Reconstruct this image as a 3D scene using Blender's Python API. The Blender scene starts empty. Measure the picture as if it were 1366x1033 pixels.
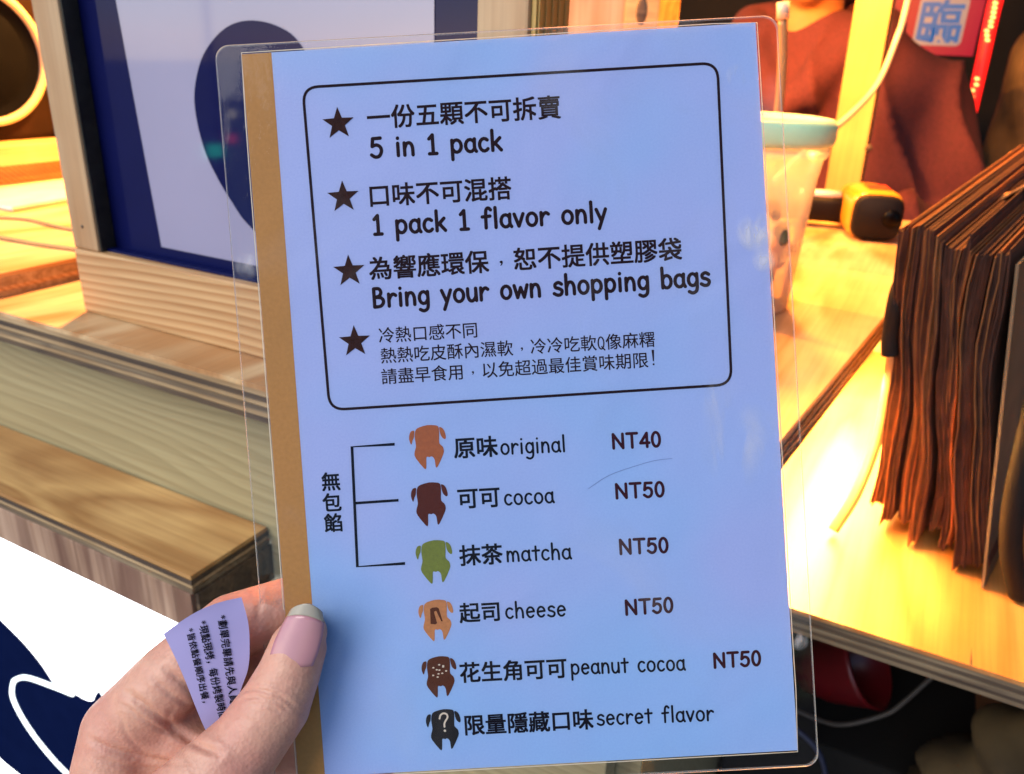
import bpy, bmesh, math, random
import numpy as np
from mathutils import Vector, Matrix, noise
random.seed(7)
S = bpy.context.scene
C = S.collection

# ------------------------------------------------------------------ camera
CAM = np.array([0.0, 0.0, 1.32])
CR = np.array([[0.8799795276361969, 0.21344800957811844, -0.4243536003715714],
               [0.4736297819462457, -0.32617910719574555, 0.8180965833460853],
               [0.03620580885338181, -0.9208947481857663, -0.38812627090825297]])  # columns: right, down, forward
cd = bpy.data.cameras.new('camera')
cam = bpy.data.objects.new('camera', cd)
C.objects.link(cam)
M = Matrix.Identity(4)
for i in range(3):
    M[i][0] = CR[i][0]; M[i][1] = -CR[i][1]; M[i][2] = -CR[i][2]; M[i][3] = CAM[i]
cam.matrix_world = M
cd.sensor_width = 36; cd.lens = 1072 / 1366 * 36
cd.clip_start = 0.01; cd.clip_end = 200
cd.dof.use_dof = True; cd.dof.focus_distance = 0.236; cd.dof.aperture_fstop = 20
S.camera = cam

# ------------------------------------------------------------------ world, sun, exposure
W = bpy.data.worlds.new('World'); S.world = W; W.use_nodes = True
nt = W.node_tree
sky = nt.nodes.new('ShaderNodeTexSky'); sky.sky_type = 'NISHITA'; sky.sun_disc = False
SUN_EL, SUN_AZ = math.radians(14), math.radians(204)     # azimuth clockwise from +Y: behind the camera, to the left
sky.sun_elevation = SUN_EL; sky.sun_rotation = SUN_AZ
sky.air_density = 1.0; sky.dust_density = 0.4; sky.ozone_density = 4.0
bg = nt.nodes['Background']; bg.inputs['Strength'].default_value = 0.10
nt.links.new(sky.outputs['Color'], bg.inputs['Color'])
sl = bpy.data.lights.new('sun', 'SUN'); sl.energy = 1.4; sl.angle = math.radians(45); sl.color = (1.0, 0.93, 0.86)
so = bpy.data.objects.new('sun', sl); C.objects.link(so)
sd = Vector((math.sin(SUN_AZ) * math.cos(math.radians(45)), math.cos(SUN_AZ) * math.cos(math.radians(45)), math.sin(math.radians(45))))
so.rotation_euler = sd.to_track_quat('Z', 'Y').to_euler()
S.view_settings.view_transform = 'Standard'; S.view_settings.look = 'None'
S.view_settings.exposure = 1.25; S.view_settings.gamma = 1.0

def lamp(name, loc, energy, color, r):
    l = bpy.data.lights.new(name, 'POINT'); l.energy = energy; l.color = color; l.shadow_soft_size = r
    o = bpy.data.objects.new(name, l); o.location = loc; C.objects.link(o); return o
lamp('stall_lamp', (-0.74, 0.78, 1.64), 50, (1.0, 0.37, 0.06), 0.04)
lamp('stall_lamp', (-0.19, 0.97, 1.66), 33, (1.0, 0.335, 0.045), 0.04)

# ------------------------------------------------------------------ materials
MATS = {}
def nodes(name):
    m = bpy.data.materials.new(name); m.use_nodes = True
    t = m.node_tree; b = t.nodes['Principled BSDF']; MATS[name] = m
    return m, t, b
def plain(name, col, rough=0.6, metal=0.0, noise_amt=0.12, scale=40, bump=0.0, spec=0.5, coat=0.0, emit=None, es=0):
    m, t, b = nodes(name)
    tc = t.nodes.new('ShaderNodeTexCoord'); n = t.nodes.new('ShaderNodeTexNoise')
    n.inputs['Scale'].default_value = scale; n.inputs['Detail'].default_value = 6
    t.links.new(tc.outputs['Object'], n.inputs['Vector'])
    r = t.nodes.new('ShaderNodeValToRGB')
    r.color_ramp.elements[0].position = 0.3; r.color_ramp.elements[1].position = 0.7
    r.color_ramp.elements[0].color = (*[c * (1 - noise_amt) for c in col], 1)
    r.color_ramp.elements[1].color = (*[min(1, c * (1 + noise_amt)) for c in col], 1)
    t.links.new(n.outputs['Fac'], r.inputs['Fac']); t.links.new(r.outputs['Color'], b.inputs['Base Color'])
    b.inputs['Roughness'].default_value = rough; b.inputs['Metallic'].default_value = metal
    b.inputs['Specular IOR Level'].default_value = spec; b.inputs['Coat Weight'].default_value = coat
    b.inputs['Coat Roughness'].default_value = 0.05
    if bump:
        bp = t.nodes.new('ShaderNodeBump'); bp.inputs['Strength'].default_value = bump; bp.inputs['Distance'].default_value = 0.001
        t.links.new(n.outputs['Fac'], bp.inputs['Height']); t.links.new(bp.outputs['Normal'], b.inputs['Normal'])
    if emit:
        b.inputs['Emission Color'].default_value = (*emit, 1); b.inputs['Emission Strength'].default_value = es
    return m
def wood(name, c1, c2, axis='x', stretch=14, scale=9, wavy=1.4, rough=0.5, bump=0.25, streak=0.5):
    """softwood: rings warped by slow noise, stretched along the grain, with fine pore streaks"""
    m, t, b = nodes(name); L = t.links.new
    tc = t.nodes.new('ShaderNodeTexCoord'); mp = t.nodes.new('ShaderNodeMapping')
    s = [1.0, 1.0, 1.0]; s['xyz'.index(axis)] = 1.0 / stretch
    mp.inputs['Scale'].default_value = s
    L(tc.outputs['Object'], mp.inputs['Vector'])
    n1 = t.nodes.new('ShaderNodeTexNoise'); n1.inputs['Scale'].default_value = scale; n1.inputs['Detail'].default_value = 3
    n1.inputs['Distortion'].default_value = wavy
    L(mp.outputs['Vector'], n1.inputs['Vector'])
    mul = t.nodes.new('ShaderNodeMath'); mul.operation = 'MULTIPLY'; mul.inputs[1].default_value = 9
    L(n1.outputs['Fac'], mul.inputs[0])
    fr = t.nodes.new('ShaderNodeMath'); fr.operation = 'PINGPONG'; fr.inputs[1].default_value = 1.0
    L(mul.outputs[0], fr.inputs[0])
    r = t.nodes.new('ShaderNodeValToRGB'); e = r.color_ramp.elements
    e[0].position = 0.1; e[0].color = (*c1, 1); e[1].position = 0.95; e[1].color = (*c2, 1)
    L(fr.outputs[0], r.inputs['Fac'])
    s2 = [350.0, 350.0, 350.0]; s2['xyz'.index(axis)] = 9.0
    mp2 = t.nodes.new('ShaderNodeMapping'); mp2.inputs['Scale'].default_value = s2
    L(tc.outputs['Object'], mp2.inputs['Vector'])
    n2 = t.nodes.new('ShaderNodeTexNoise'); n2.inputs['Scale'].default_value = 1.0; n2.inputs['Detail'].default_value = 4
    L(mp2.outputs['Vector'], n2.inputs['Vector'])
    mx = t.nodes.new('ShaderNodeMix'); mx.data_type = 'RGBA'; mx.blend_type = 'MULTIPLY'
    r2 = t.nodes.new('ShaderNodeValToRGB'); e2 = r2.color_ramp.elements
    e2[0].position = 0.32; e2[0].color = (0.55, 0.45, 0.36, 1); e2[1].position = 0.62; e2[1].color = (1, 1, 1, 1)
    L(n2.outputs['Fac'], r2.inputs['Fac'])
    mx.inputs[0].default_value = streak
    L(r.outputs['Color'], mx.inputs[6]); L(r2.outputs['Color'], mx.inputs[7])
    # blotches
    n3 = t.nodes.new('ShaderNodeTexNoise'); n3.inputs['Scale'].default_value = 14; n3.inputs['Detail'].default_value = 5
    L(tc.outputs['Object'], n3.inputs['Vector'])
    r3 = t.nodes.new('ShaderNodeValToRGB'); e3 = r3.color_ramp.elements
    e3[0].position = 0.35; e3[0].color = (0.82, 0.76, 0.68, 1); e3[1].position = 0.65; e3[1].color = (1, 1, 1, 1)
    L(n3.outputs['Fac'], r3.inputs['Fac'])
    mx2 = t.nodes.new('ShaderNodeMix'); mx2.data_type = 'RGBA'; mx2.blend_type = 'MULTIPLY'; mx2.inputs[0].default_value = 0.8
    L(mx.outputs[2], mx2.inputs[6]); L(r3.outputs['Color'], mx2.inputs[7])
    L(mx2.outputs[2], b.inputs['Base Color'])
    b.inputs['Roughness'].default_value = rough
    bp = t.nodes.new('ShaderNodeBump'); bp.inputs['Strength'].default_value = bump; bp.inputs['Distance'].default_value = 0.0006
    L(n2.outputs['Fac'], bp.inputs['Height']); L(bp.outputs['Normal'], b.inputs['Normal'])
    return m
def ringwood(name, c1, c2, axis_scale, period, distort):
    """flat-sawn pine: thin late-wood lines that bend slowly along the board"""
    m, t, b = nodes(name); L = t.links.new
    tc = t.nodes.new('ShaderNodeTexCoord'); mp = t.nodes.new('ShaderNodeMapping'); mp.inputs['Scale'].default_value = axis_scale; mp.inputs['Rotation'].default_value = (0, 0.10, 0)
    L(tc.outputs['Object'], mp.inputs['Vector'])
    n = t.nodes.new('ShaderNodeTexNoise'); n.inputs['Scale'].default_value = 9; n.inputs['Detail'].default_value = 1.5; L(mp.outputs['Vector'], n.inputs['Vector'])
    sp = t.nodes.new('ShaderNodeSeparateXYZ'); L(mp.outputs['Vector'], sp.inputs['Vector'])
    a = t.nodes.new('ShaderNodeMath'); a.operation = 'MULTIPLY_ADD'; a.inputs[1].default_value = distort; L(n.outputs['Fac'], a.inputs[0]); L(sp.outputs['Z'], a.inputs[2])
    a0 = t.nodes.new('ShaderNodeMath'); a0.operation = 'ADD'; L(a.outputs[0], a0.inputs[0]); L(sp.outputs['Y'], a0.inputs[1])
    q = t.nodes.new('ShaderNodeMath'); q.operation = 'DIVIDE'; q.inputs[1].default_value = period; L(a0.outputs[0], q.inputs[0])
    fr = t.nodes.new('ShaderNodeMath'); fr.operation = 'FRACT'; L(q.outputs[0], fr.inputs[0])
    r = t.nodes.new('ShaderNodeValToRGB'); e = r.color_ramp.elements; e[0].position = 0.25; e[0].color = (*c1, 1); e[1].position = 0.93; e[1].color = (*c2, 1)
    e2 = r.color_ramp.elements.new(1.0); e2.color = (*c1, 1); L(fr.outputs[0], r.inputs['Fac'])
    m2 = t.nodes.new('ShaderNodeMapping'); m2.inputs['Scale'].default_value = (8, 420, 420); L(tc.outputs['Object'], m2.inputs['Vector'])
    n2 = t.nodes.new('ShaderNodeTexNoise'); n2.inputs['Scale'].default_value = 1; n2.inputs['Detail'].default_value = 4; L(m2.outputs['Vector'], n2.inputs['Vector'])
    r2 = t.nodes.new('ShaderNodeValToRGB'); f = r2.color_ramp.elements; f[0].position = 0.35; f[0].color = (0.72, 0.64, 0.55, 1); f[1].position = 0.6; f[1].color = (1, 1, 1, 1); L(n2.outputs['Fac'], r2.inputs['Fac'])
    mx = t.nodes.new('ShaderNodeMix'); mx.data_type = 'RGBA'; mx.blend_type = 'MULTIPLY'; mx.inputs[0].default_value = 0.45; L(r.outputs['Color'], mx.inputs[6]); L(r2.outputs['Color'], mx.inputs[7]); L(mx.outputs[2], b.inputs['Base Color'])
    b.inputs['Roughness'].default_value = 0.5
    bp = t.nodes.new('ShaderNodeBump'); bp.inputs['Strength'].default_value = 0.2; bp.inputs['Distance'].default_value = 0.0005; L(n2.outputs['Fac'], bp.inputs['Height']); L(bp.outputs['Normal'], b.inputs['Normal'])
    return m
ringwood('pine_x', (0.56, 0.35, 0.165), (0.37, 0.175, 0.06), (0.35, 1, 1), 0.0062, 0.045)
ringwood('olive_veneer', (0.345, 0.29, 0.155), (0.275, 0.225, 0.115), (0.22, 1, 1), 0.0085, 0.13)
wood('pine_z', (0.52, 0.37, 0.22), (0.42, 0.25, 0.12), 'z', 14, 18, 0.8, streak=0.3)
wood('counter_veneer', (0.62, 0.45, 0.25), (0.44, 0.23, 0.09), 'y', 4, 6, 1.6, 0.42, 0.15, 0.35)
wood('counter_veneer_y', (0.66, 0.50, 0.28), (0.50, 0.29, 0.11), 'y', 5, 7, 1.2, 0.42, 0.15, 0.35)
wood('shelf_veneer', (0.62, 0.39, 0.15), (0.40, 0.21, 0.07), 'x', 5, 12, 1.2, 0.45, 0.2, 0.4)
wood('apron_grain', (0.40, 0.27, 0.19), (0.17, 0.09, 0.06), 'z', 9, 16, 0.8, 0.6, 0.3, 0.6)
wood('ply_dark', (0.11, 0.075, 0.045), (0.05, 0.033, 0.022), 'x', 10, 50, 0.5, 0.7, 0.5, 0.8)
wood('ply_mid', (0.26, 0.20, 0.12), (0.13, 0.095, 0.06), 'x', 10, 50, 0.5, 0.7, 0.5, 0.8)
wood('ply_light', (0.50, 0.37, 0.21), (0.33, 0.23, 0.12), 'x', 10, 40, 0.5, 0.7, 0.3, 0.5)
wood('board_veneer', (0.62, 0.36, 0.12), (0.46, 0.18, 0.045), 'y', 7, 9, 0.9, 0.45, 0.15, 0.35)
wood('post_yellow', (0.50, 0.34, 0.10), (0.42, 0.25, 0.07), 'z', 14, 12, 0.6, 0.5, 0.1, 0.2)
plain('black_paint', (0.016, 0.015, 0.012), 0.45, scale=120, noise_amt=0.5, bump=0.2)
plain('navy_print', (0.002, 0.004, 0.050), 0.6, spec=0.05, coat=0.25, noise_amt=0.06)
plain('poster_white', (0.26, 0.25, 0.375), 0.4, spec=0.3, coat=0.9, noise_amt=0.05, scale=8)
plain('dark_floor', (0.025, 0.022, 0.02), 0.8, scale=6, noise_amt=0.4)
plain('pavement_grey', (0.30, 0.25, 0.24), 0.8, scale=3, noise_amt=0.3)
plain('dark_wall', (0.0035, 0.003, 0.003), 0.9, scale=8, noise_amt=0.5)
plain('blocker_cloth', (0.03, 0.026, 0.022), 0.9)
plain('ink_brown', (0.016, 0.005, 0.007), 0.7, spec=0.1, scale=900, noise_amt=0.25)
plain('ink_black', (0.004, 0.004, 0.010), 0.7, spec=0.1, scale=900, noise_amt=0.25)
plain('ink_maroon', (0.036, 0.005, 0.011), 0.7, spec=0.1, scale=900)
plain('ink_star', (0.032, 0.009, 0.006), 0.7, spec=0.1, scale=700, noise_amt=0.3)
plain('ink_tan', (0.43, 0.205, 0.058), 0.6, spec=0.2, scale=800, noise_amt=0.06)
plain('icon_orange', (0.33, 0.075, 0.009), 0.5, scale=900)
plain('icon_cocoa', (0.085, 0.018, 0.012), 0.7, spec=0.1, scale=900)
plain('icon_green', (0.14, 0.165, 0.010), 0.5, scale=900)
plain('icon_apricot', (0.46, 0.17, 0.052), 0.5, scale=900)
plain('icon_brown', (0.085, 0.024, 0.014), 0.7, spec=0.1, scale=900)
plain('icon_black', (0.006, 0.006, 0.009), 0.7, spec=0.1, scale=900)
plain('icon_cream', (0.70, 0.58, 0.45), 0.5)
plain('pen_violet', (0.15, 0.21, 0.42), 0.5)
plain('cream_plastic', (0.62, 0.52, 0.38), 0.4)
plain('cream_box', (0.72, 0.58, 0.28), 0.5)
plain('teal_cloth', (0.02, 0.10, 0.12), 0.8)
plain('speaker_cone', (0.003, 0.0035, 0.006), 0.9, spec=0.02, scale=30)
plain('speaker_body', (0.012, 0.005, 0.003), 0.8, spec=0.1, scale=20, noise_amt=0.4)
plain('brass', (0.75, 0.45, 0.15), 0.25, 1.0)
plain('white_plastic', (0.75, 0.72, 0.66), 0.35)
plain('cable_tan', (0.42, 0.26, 0.10), 0.5)
plain('cable_white', (0.48, 0.42, 0.32), 0.4)
plain('cable_grey', (0.06, 0.05, 0.045), 0.5)
plain('cable_blue', (0.02, 0.025, 0.06), 0.5)
plain('gun_yellow', (0.50, 0.235, 0.018), 0.3, coat=0.3)
plain('gun_black', (0.006, 0.005, 0.005), 0.55, spec=0.15)
plain('lens_black', (0.001, 0.001, 0.001), 0.3, spec=0.1)
plain('gun_red', (0.45, 0.05, 0.02), 0.3)
plain('cyan_lid', (0.52, 0.84, 0.50), 0.35)
plain('biscuit', (0.42, 0.16, 0.04), 0.7, scale=120, noise_amt=0.5, bump=0.6)
plain('herb', (0.10, 0.09, 0.02), 0.7)
plain('hoodie_maroon', (0.075, 0.012, 0.014), 0.9, scale=260, noise_amt=0.25, bump=0.3)
plain('tan_rod', (0.35, 0.19, 0.07), 0.5)
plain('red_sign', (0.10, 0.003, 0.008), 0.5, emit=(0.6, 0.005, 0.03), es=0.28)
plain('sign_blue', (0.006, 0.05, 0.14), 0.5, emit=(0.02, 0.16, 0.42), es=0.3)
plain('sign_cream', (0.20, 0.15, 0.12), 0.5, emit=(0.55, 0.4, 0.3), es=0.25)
plain('led_red', (0.8, 0.02, 0.01), 0.3, emit=(1.0, 0.008, 0.006), es=1.1)
plain('led_dot', (0.9, 0.4, 0.1), 0.3, emit=(1.0, 0.55, 0.12), es=1.5)
plain('red_plastic', (0.16, 0.006, 0.010), 0.35)
plain('camo', (0.065, 0.040, 0.014), 0.9, scale=14, noise_amt=0.75, bump=0.4)
plain('rod_black', (0.008, 0.007, 0.007), 0.7, spec=0.15)
plain('grey_card', (0.13, 0.09, 0.05), 0.8)
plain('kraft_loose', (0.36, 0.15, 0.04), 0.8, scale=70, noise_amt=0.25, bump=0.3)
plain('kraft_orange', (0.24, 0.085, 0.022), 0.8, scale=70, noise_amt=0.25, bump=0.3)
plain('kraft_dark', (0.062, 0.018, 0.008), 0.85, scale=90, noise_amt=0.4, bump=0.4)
plain('denim_blue', (0.10, 0.12, 0.17), 0.8)
plain('receipt_paper', (0.36, 0.33, 0.60), 0.75, scale=25, noise_amt=0.04)
plain('banner_lit', (0.9, 0.9, 0.95), 0.5, emit=(0.93, 0.97, 1.0), es=1.6)
plain('banner_navy', (0.0025, 0.005, 0.024), 0.9, spec=0.0, emit=(0.004, 0.012, 0.075), es=0.1)
plain('banner_line', (0.8, 0.9, 1), 0.5, emit=(0.85, 0.97, 1.0), es=1.2)
plain('led_warm', (0.9, 0.8, 0.6), 0.5, emit=(1.0, 0.50, 0.13), es=240)
plain('hair_black', (0.01, 0.008, 0.007), 0.5, scale=300)
plain('skin_far', (0.42, 0.17, 0.05), 0.5)

# paper: bluish white with faint broad tint drift painted in for film reflections
m, t, b = nodes('menu_paper')
tc = t.nodes.new('ShaderNodeTexCoord'); n = t.nodes.new('ShaderNodeTexNoise'); n.inputs['Scale'].default_value = 8; n.inputs['Detail'].default_value = 3
t.links.new(tc.outputs['Object'], n.inputs['Vector'])
r = t.nodes.new('ShaderNodeValToRGB'); e = r.color_ramp.elements
e[0].position = 0.34; e[0].color = (0.235, 0.425, 0.72, 1); e[1].position = 0.58; e[1].color = (0.335, 0.395, 0.69, 1)
t.links.new(n.outputs['Fac'], r.inputs['Fac'])
n2 = t.nodes.new('ShaderNodeTexNoise'); n2.inputs['Scale'].default_value = 1600; n2.inputs['Detail'].default_value = 2
t.links.new(tc.outputs['Object'], n2.inputs['Vector'])
mx = t.nodes.new('ShaderNodeMix'); mx.data_type = 'RGBA'; mx.blend_type = 'OVERLAY'; mx.inputs[0].default_value = 0.10
t.links.new(r.outputs['Color'], mx.inputs[6]); t.links.new(n2.outputs['Fac'], mx.inputs[7])
t.links.new(mx.outputs[2], b.inputs['Base Color']); b.inputs['Roughness'].default_value = 0.55

# laminating film: clear, glossy, slightly wavy
def film_mat(name, milk, bump, rough=0.06, trans=False):
    m = bpy.data.materials.new(name); m.use_nodes = True; t = m.node_tree; t.nodes.clear(); L = t.links.new
    out = t.nodes.new('ShaderNodeOutputMaterial')
    tr = t.nodes.new('ShaderNodeBsdfTransparent'); tr.inputs['Color'].default_value = (0.96, 0.965, 0.97, 1)
    gl = t.nodes.new('ShaderNodeBsdfGlossy'); gl.inputs['Roughness'].default_value = rough
    df = t.nodes.new('ShaderNodeBsdfDiffuse'); df.inputs['Color'].default_value = (0.75, 0.72, 0.7, 1)
    if trans:
        d1 = df; d2 = t.nodes.new('ShaderNodeBsdfTranslucent'); d2.inputs['Color'].default_value = (0.85, 0.8, 0.72, 1)
        df = t.nodes.new('ShaderNodeMixShader'); df.inputs['Fac'].default_value = 0.55; L(d1.outputs[0], df.inputs[1]); L(d2.outputs[0], df.inputs[2])
    tc = t.nodes.new('ShaderNodeTexCoord'); nz = t.nodes.new('ShaderNodeTexNoise'); nz.inputs['Scale'].default_value = 22; nz.inputs['Detail'].default_value = 7
    nz.inputs['Distortion'].default_value = 0.6
    L(tc.outputs['Object'], nz.inputs['Vector'])
    bp = t.nodes.new('ShaderNodeBump'); bp.inputs['Strength'].default_value = bump; bp.inputs['Distance'].default_value = 0.004
    L(nz.outputs['Fac'], bp.inputs['Height']); L(bp.outputs['Normal'], gl.inputs['Normal'])
    fr = t.nodes.new('ShaderNodeFresnel'); fr.inputs['IOR'].default_value = 1.2; L(bp.outputs['Normal'], fr.inputs['Normal'])
    m1 = t.nodes.new('ShaderNodeMixShader'); m1.inputs['Fac'].default_value = milk
    if name == 'film_clear':      # pale reflections painted into the film as milky patches
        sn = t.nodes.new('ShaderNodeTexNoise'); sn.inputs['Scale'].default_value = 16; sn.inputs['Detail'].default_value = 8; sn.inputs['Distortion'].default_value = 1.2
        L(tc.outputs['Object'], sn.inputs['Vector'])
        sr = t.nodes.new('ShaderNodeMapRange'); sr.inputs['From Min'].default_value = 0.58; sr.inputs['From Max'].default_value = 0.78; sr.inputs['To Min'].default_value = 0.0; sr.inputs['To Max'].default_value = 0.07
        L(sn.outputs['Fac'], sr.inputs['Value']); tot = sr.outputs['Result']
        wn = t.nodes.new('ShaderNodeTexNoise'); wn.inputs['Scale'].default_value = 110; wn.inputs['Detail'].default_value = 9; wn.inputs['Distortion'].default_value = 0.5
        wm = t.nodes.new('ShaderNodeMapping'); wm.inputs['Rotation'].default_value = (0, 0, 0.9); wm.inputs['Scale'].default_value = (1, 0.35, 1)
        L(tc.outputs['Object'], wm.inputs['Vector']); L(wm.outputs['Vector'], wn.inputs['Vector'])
        for (bx, by, br, ba) in ((0.1415, -0.0150, 0.0035, 0.75), (0.1445, -0.0600, 0.0060, 0.8), (0.1465, -0.0680, 0.0040, 0.5), (0.137, -0.121, 0.013, 0.32), (0.131, -0.108, 0.008, 0.2), (-0.003, -0.060, 0.004, 0.4), (0.151, -0.180, 0.003, 0.6)):  # crinkle highlights painted as milky spots
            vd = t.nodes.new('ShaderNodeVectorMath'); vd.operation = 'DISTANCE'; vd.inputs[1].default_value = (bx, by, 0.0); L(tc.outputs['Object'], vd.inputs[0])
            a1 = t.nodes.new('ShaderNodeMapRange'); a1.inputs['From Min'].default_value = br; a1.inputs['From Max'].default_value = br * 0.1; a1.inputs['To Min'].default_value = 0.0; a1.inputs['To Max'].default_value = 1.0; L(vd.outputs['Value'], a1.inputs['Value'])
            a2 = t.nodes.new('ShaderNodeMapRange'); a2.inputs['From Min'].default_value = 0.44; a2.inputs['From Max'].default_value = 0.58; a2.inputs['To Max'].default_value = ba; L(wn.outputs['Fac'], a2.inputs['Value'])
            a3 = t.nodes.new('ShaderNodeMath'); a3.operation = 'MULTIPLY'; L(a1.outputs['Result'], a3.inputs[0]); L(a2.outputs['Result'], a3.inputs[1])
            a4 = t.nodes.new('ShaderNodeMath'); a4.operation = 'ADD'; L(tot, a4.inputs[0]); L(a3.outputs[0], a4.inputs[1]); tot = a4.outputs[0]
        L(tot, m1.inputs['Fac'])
    L(tr.outputs[0], m1.inputs[1]); L(df.outputs[0], m1.inputs[2])
    m2 = t.nodes.new('ShaderNodeMixShader'); L(fr.outputs[0], m2.inputs['Fac']); L(m1.outputs[0], m2.inputs[1]); L(gl.outputs[0], m2.inputs[2])
    L(m2.outputs[0], out.inputs['Surface']); MATS[name] = m; return m
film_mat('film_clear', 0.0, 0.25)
film_mat('film_edge', 0.16, 0.1, 0.2)
film_mat('cup_plastic', 0.52, 0.05, 0.25, True)

# skin
m, t, b = nodes('skin'); L = t.links.new
tc = t.nodes.new('ShaderNodeTexCoord')
n1 = t.nodes.new('ShaderNodeTexNoise'); n1.inputs['Scale'].default_value = 55; n1.inputs['Detail'].default_value = 5
L(tc.outputs['Object'], n1.inputs['Vector'])
r = t.nodes.new('ShaderNodeValToRGB'); e = r.color_ramp.elements
e[0].position = 0.30; e[0].color = (0.49, 0.205, 0.150, 1); e[1].position = 0.68; e[1].color = (0.56, 0.30, 0.205, 1)
L(n1.outputs['Fac'], r.inputs['Fac'])
n2 = t.nodes.new('ShaderNodeTexNoise'); n2.inputs['Scale'].default_value = 420; n2.inputs['Detail'].default_value = 4
L(tc.outputs['Object'], n2.inputs['Vector'])
mx = t.nodes.new('ShaderNodeMix'); mx.data_type = 'RGBA'; mx.blend_type = 'OVERLAY'; mx.inputs[0].default_value = 0.16
L(r.outputs['Color'], mx.inputs[6]); L(n2.outputs['Fac'], mx.inputs[7]); L(mx.outputs[2], b.inputs['Base Color'])
v = t.nodes.new('ShaderNodeTexVoronoi'); v.inputs['Scale'].default_value = 900
L(tc.outputs['Object'], v.inputs['Vector'])
mpv = t.nodes.new('ShaderNodeMapping'); mpv.inputs['Rotation'].default_value = (0.4, 0.3, 0.9); mpv.inputs['Scale'].default_value = (1, 0.18, 1)
L(tc.outputs['Object'], mpv.inputs['Vector'])
n4 = t.nodes.new('ShaderNodeTexNoise'); n4.inputs['Scale'].default_value = 420; n4.inputs['Detail'].default_value = 3
L(mpv.outputs['Vector'], n4.inputs['Vector'])
ad = t.nodes.new('ShaderNodeMath'); ad.operation = 'ADD'; L(v.outputs['Distance'], ad.inputs[0]); L(n4.outputs['Fac'], ad.inputs[1])
bp = t.nodes.new('ShaderNodeBump'); bp.inputs['Strength'].default_value = 0.35; bp.inputs['Distance'].default_value = 0.0003
L(ad.outputs[0], bp.inputs['Height']); L(bp.outputs['Normal'], b.inputs['Normal'])
b.inputs['Roughness'].default_value = 0.48; b.inputs['Subsurface Weight'].default_value = 0.18
b.inputs['Subsurface Radius'].default_value = (1.0, 0.35, 0.2); b.inputs['Subsurface Scale'].default_value = 0.003
plain('nail_pink', (0.44, 0.205, 0.225), 0.25, scale=90, noise_amt=0.06, coat=0.3)
plain('nail_tip', (0.33, 0.285, 0.215), 0.25, scale=200, noise_amt=0.08, coat=0.3)

# ------------------------------------------------------------------ helpers
def mesh_obj(name, verts, faces, mat, parent=None, smooth=False, mats=None, fm=None):
    me = bpy.data.meshes.new(name); me.from_pydata([tuple(v) for v in verts], [], faces)
    for mm in (mats or [mat]): me.materials.append(MATS[mm])
    if fm: me.polygons.foreach_set('material_index', fm)
    if smooth: me.polygons.foreach_set('use_smooth', [True] * len(me.polygons))
    me.update()
    o = bpy.data.objects.new(name, me); C.objects.link(o)
    if parent: o.parent = parent
    return o
def bm_obj(name, bm, mat, parent=None, smooth=False):
    me = bpy.data.meshes.new(name); bm.normal_update(); bm.to_mesh(me); bm.free(); me.materials.append(MATS[mat])
    if smooth: me.polygons.foreach_set('use_smooth', [True] * len(me.polygons))
    o = bpy.data.objects.new(name, me); C.objects.link(o)
    if parent: o.parent = parent
    return o
def tag(o, label=None, cat=None, group=None, kind=None):
    if label: o['label'] = label
    if cat: o['category'] = cat
    if group: o['group'] = group
    if kind: o['kind'] = kind
    return o
def thing(name, label, cat, group=None, loc=(0, 0, 0)):
    o = bpy.data.objects.new(name, None); C.objects.link(o); o.location = loc; o.empty_display_size = 0.02
    return tag(o, label, cat, group)
def box(name, x0, x1, y0, y1, z0, z1, mat, parent=None, bev=0.0008):
    bm = bmesh.new()
    bmesh.ops.create_cube(bm, size=1)
    for v in bm.verts: v.co = Vector((x0 + (v.co.x + .5) * (x1 - x0), y0 + (v.co.y + .5) * (y1 - y0), z0 + (v.co.z + .5) * (z1 - z0)))
    if bev: bmesh.ops.bevel(bm, geom=bm.edges[:], offset=bev, segments=2, affect='EDGES', profile=0.6)
    return bm_obj(name, bm, mat, parent)
def prism(name, poly, z0, z1, mat, parent=None, bev=0.0):
    """polygon in xy extruded z0..z1"""
    n = len(poly)
    v = [(p[0], p[1], z0) for p in poly] + [(p[0], p[1], z1) for p in poly]
    f = [tuple(range(n))[::-1], tuple(range(n, 2 * n))] + [(i, (i + 1) % n, n + (i + 1) % n, n + i) for i in range(n)]
    o = mesh_obj(name, v, f, mat, parent)
    if bev:
        bm = bmesh.new(); bm.from_mesh(o.data); bmesh.ops.bevel(bm, geom=bm.edges[:], offset=bev, segments=2, affect='EDGES'); bm.to_mesh(o.data); bm.free()
    return o
def smooth_path(pts, n=8, closed=False):
    P = [Vector(p) for p in pts]; out = []; N = len(P)
    if N < 3 and not closed: return P
    rng = range(N if closed else N - 1)
    for i in rng:
        g = (lambda k: P[k % N]) if closed else (lambda k: P[min(max(k, 0), N - 1)])
        a, b_, c, d = g(i - 1), g(i), g(i + 1), g(i + 2)
        for k in range(n):
            s = k / n
            out.append(0.5 * ((2 * b_) + (c - a) * s + (2 * a - 5 * b_ + 4 * c - d) * s * s + (3 * b_ - a - 3 * c + d) * s ** 3))
    if not closed: out.append(P[-1])
    return out
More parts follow.
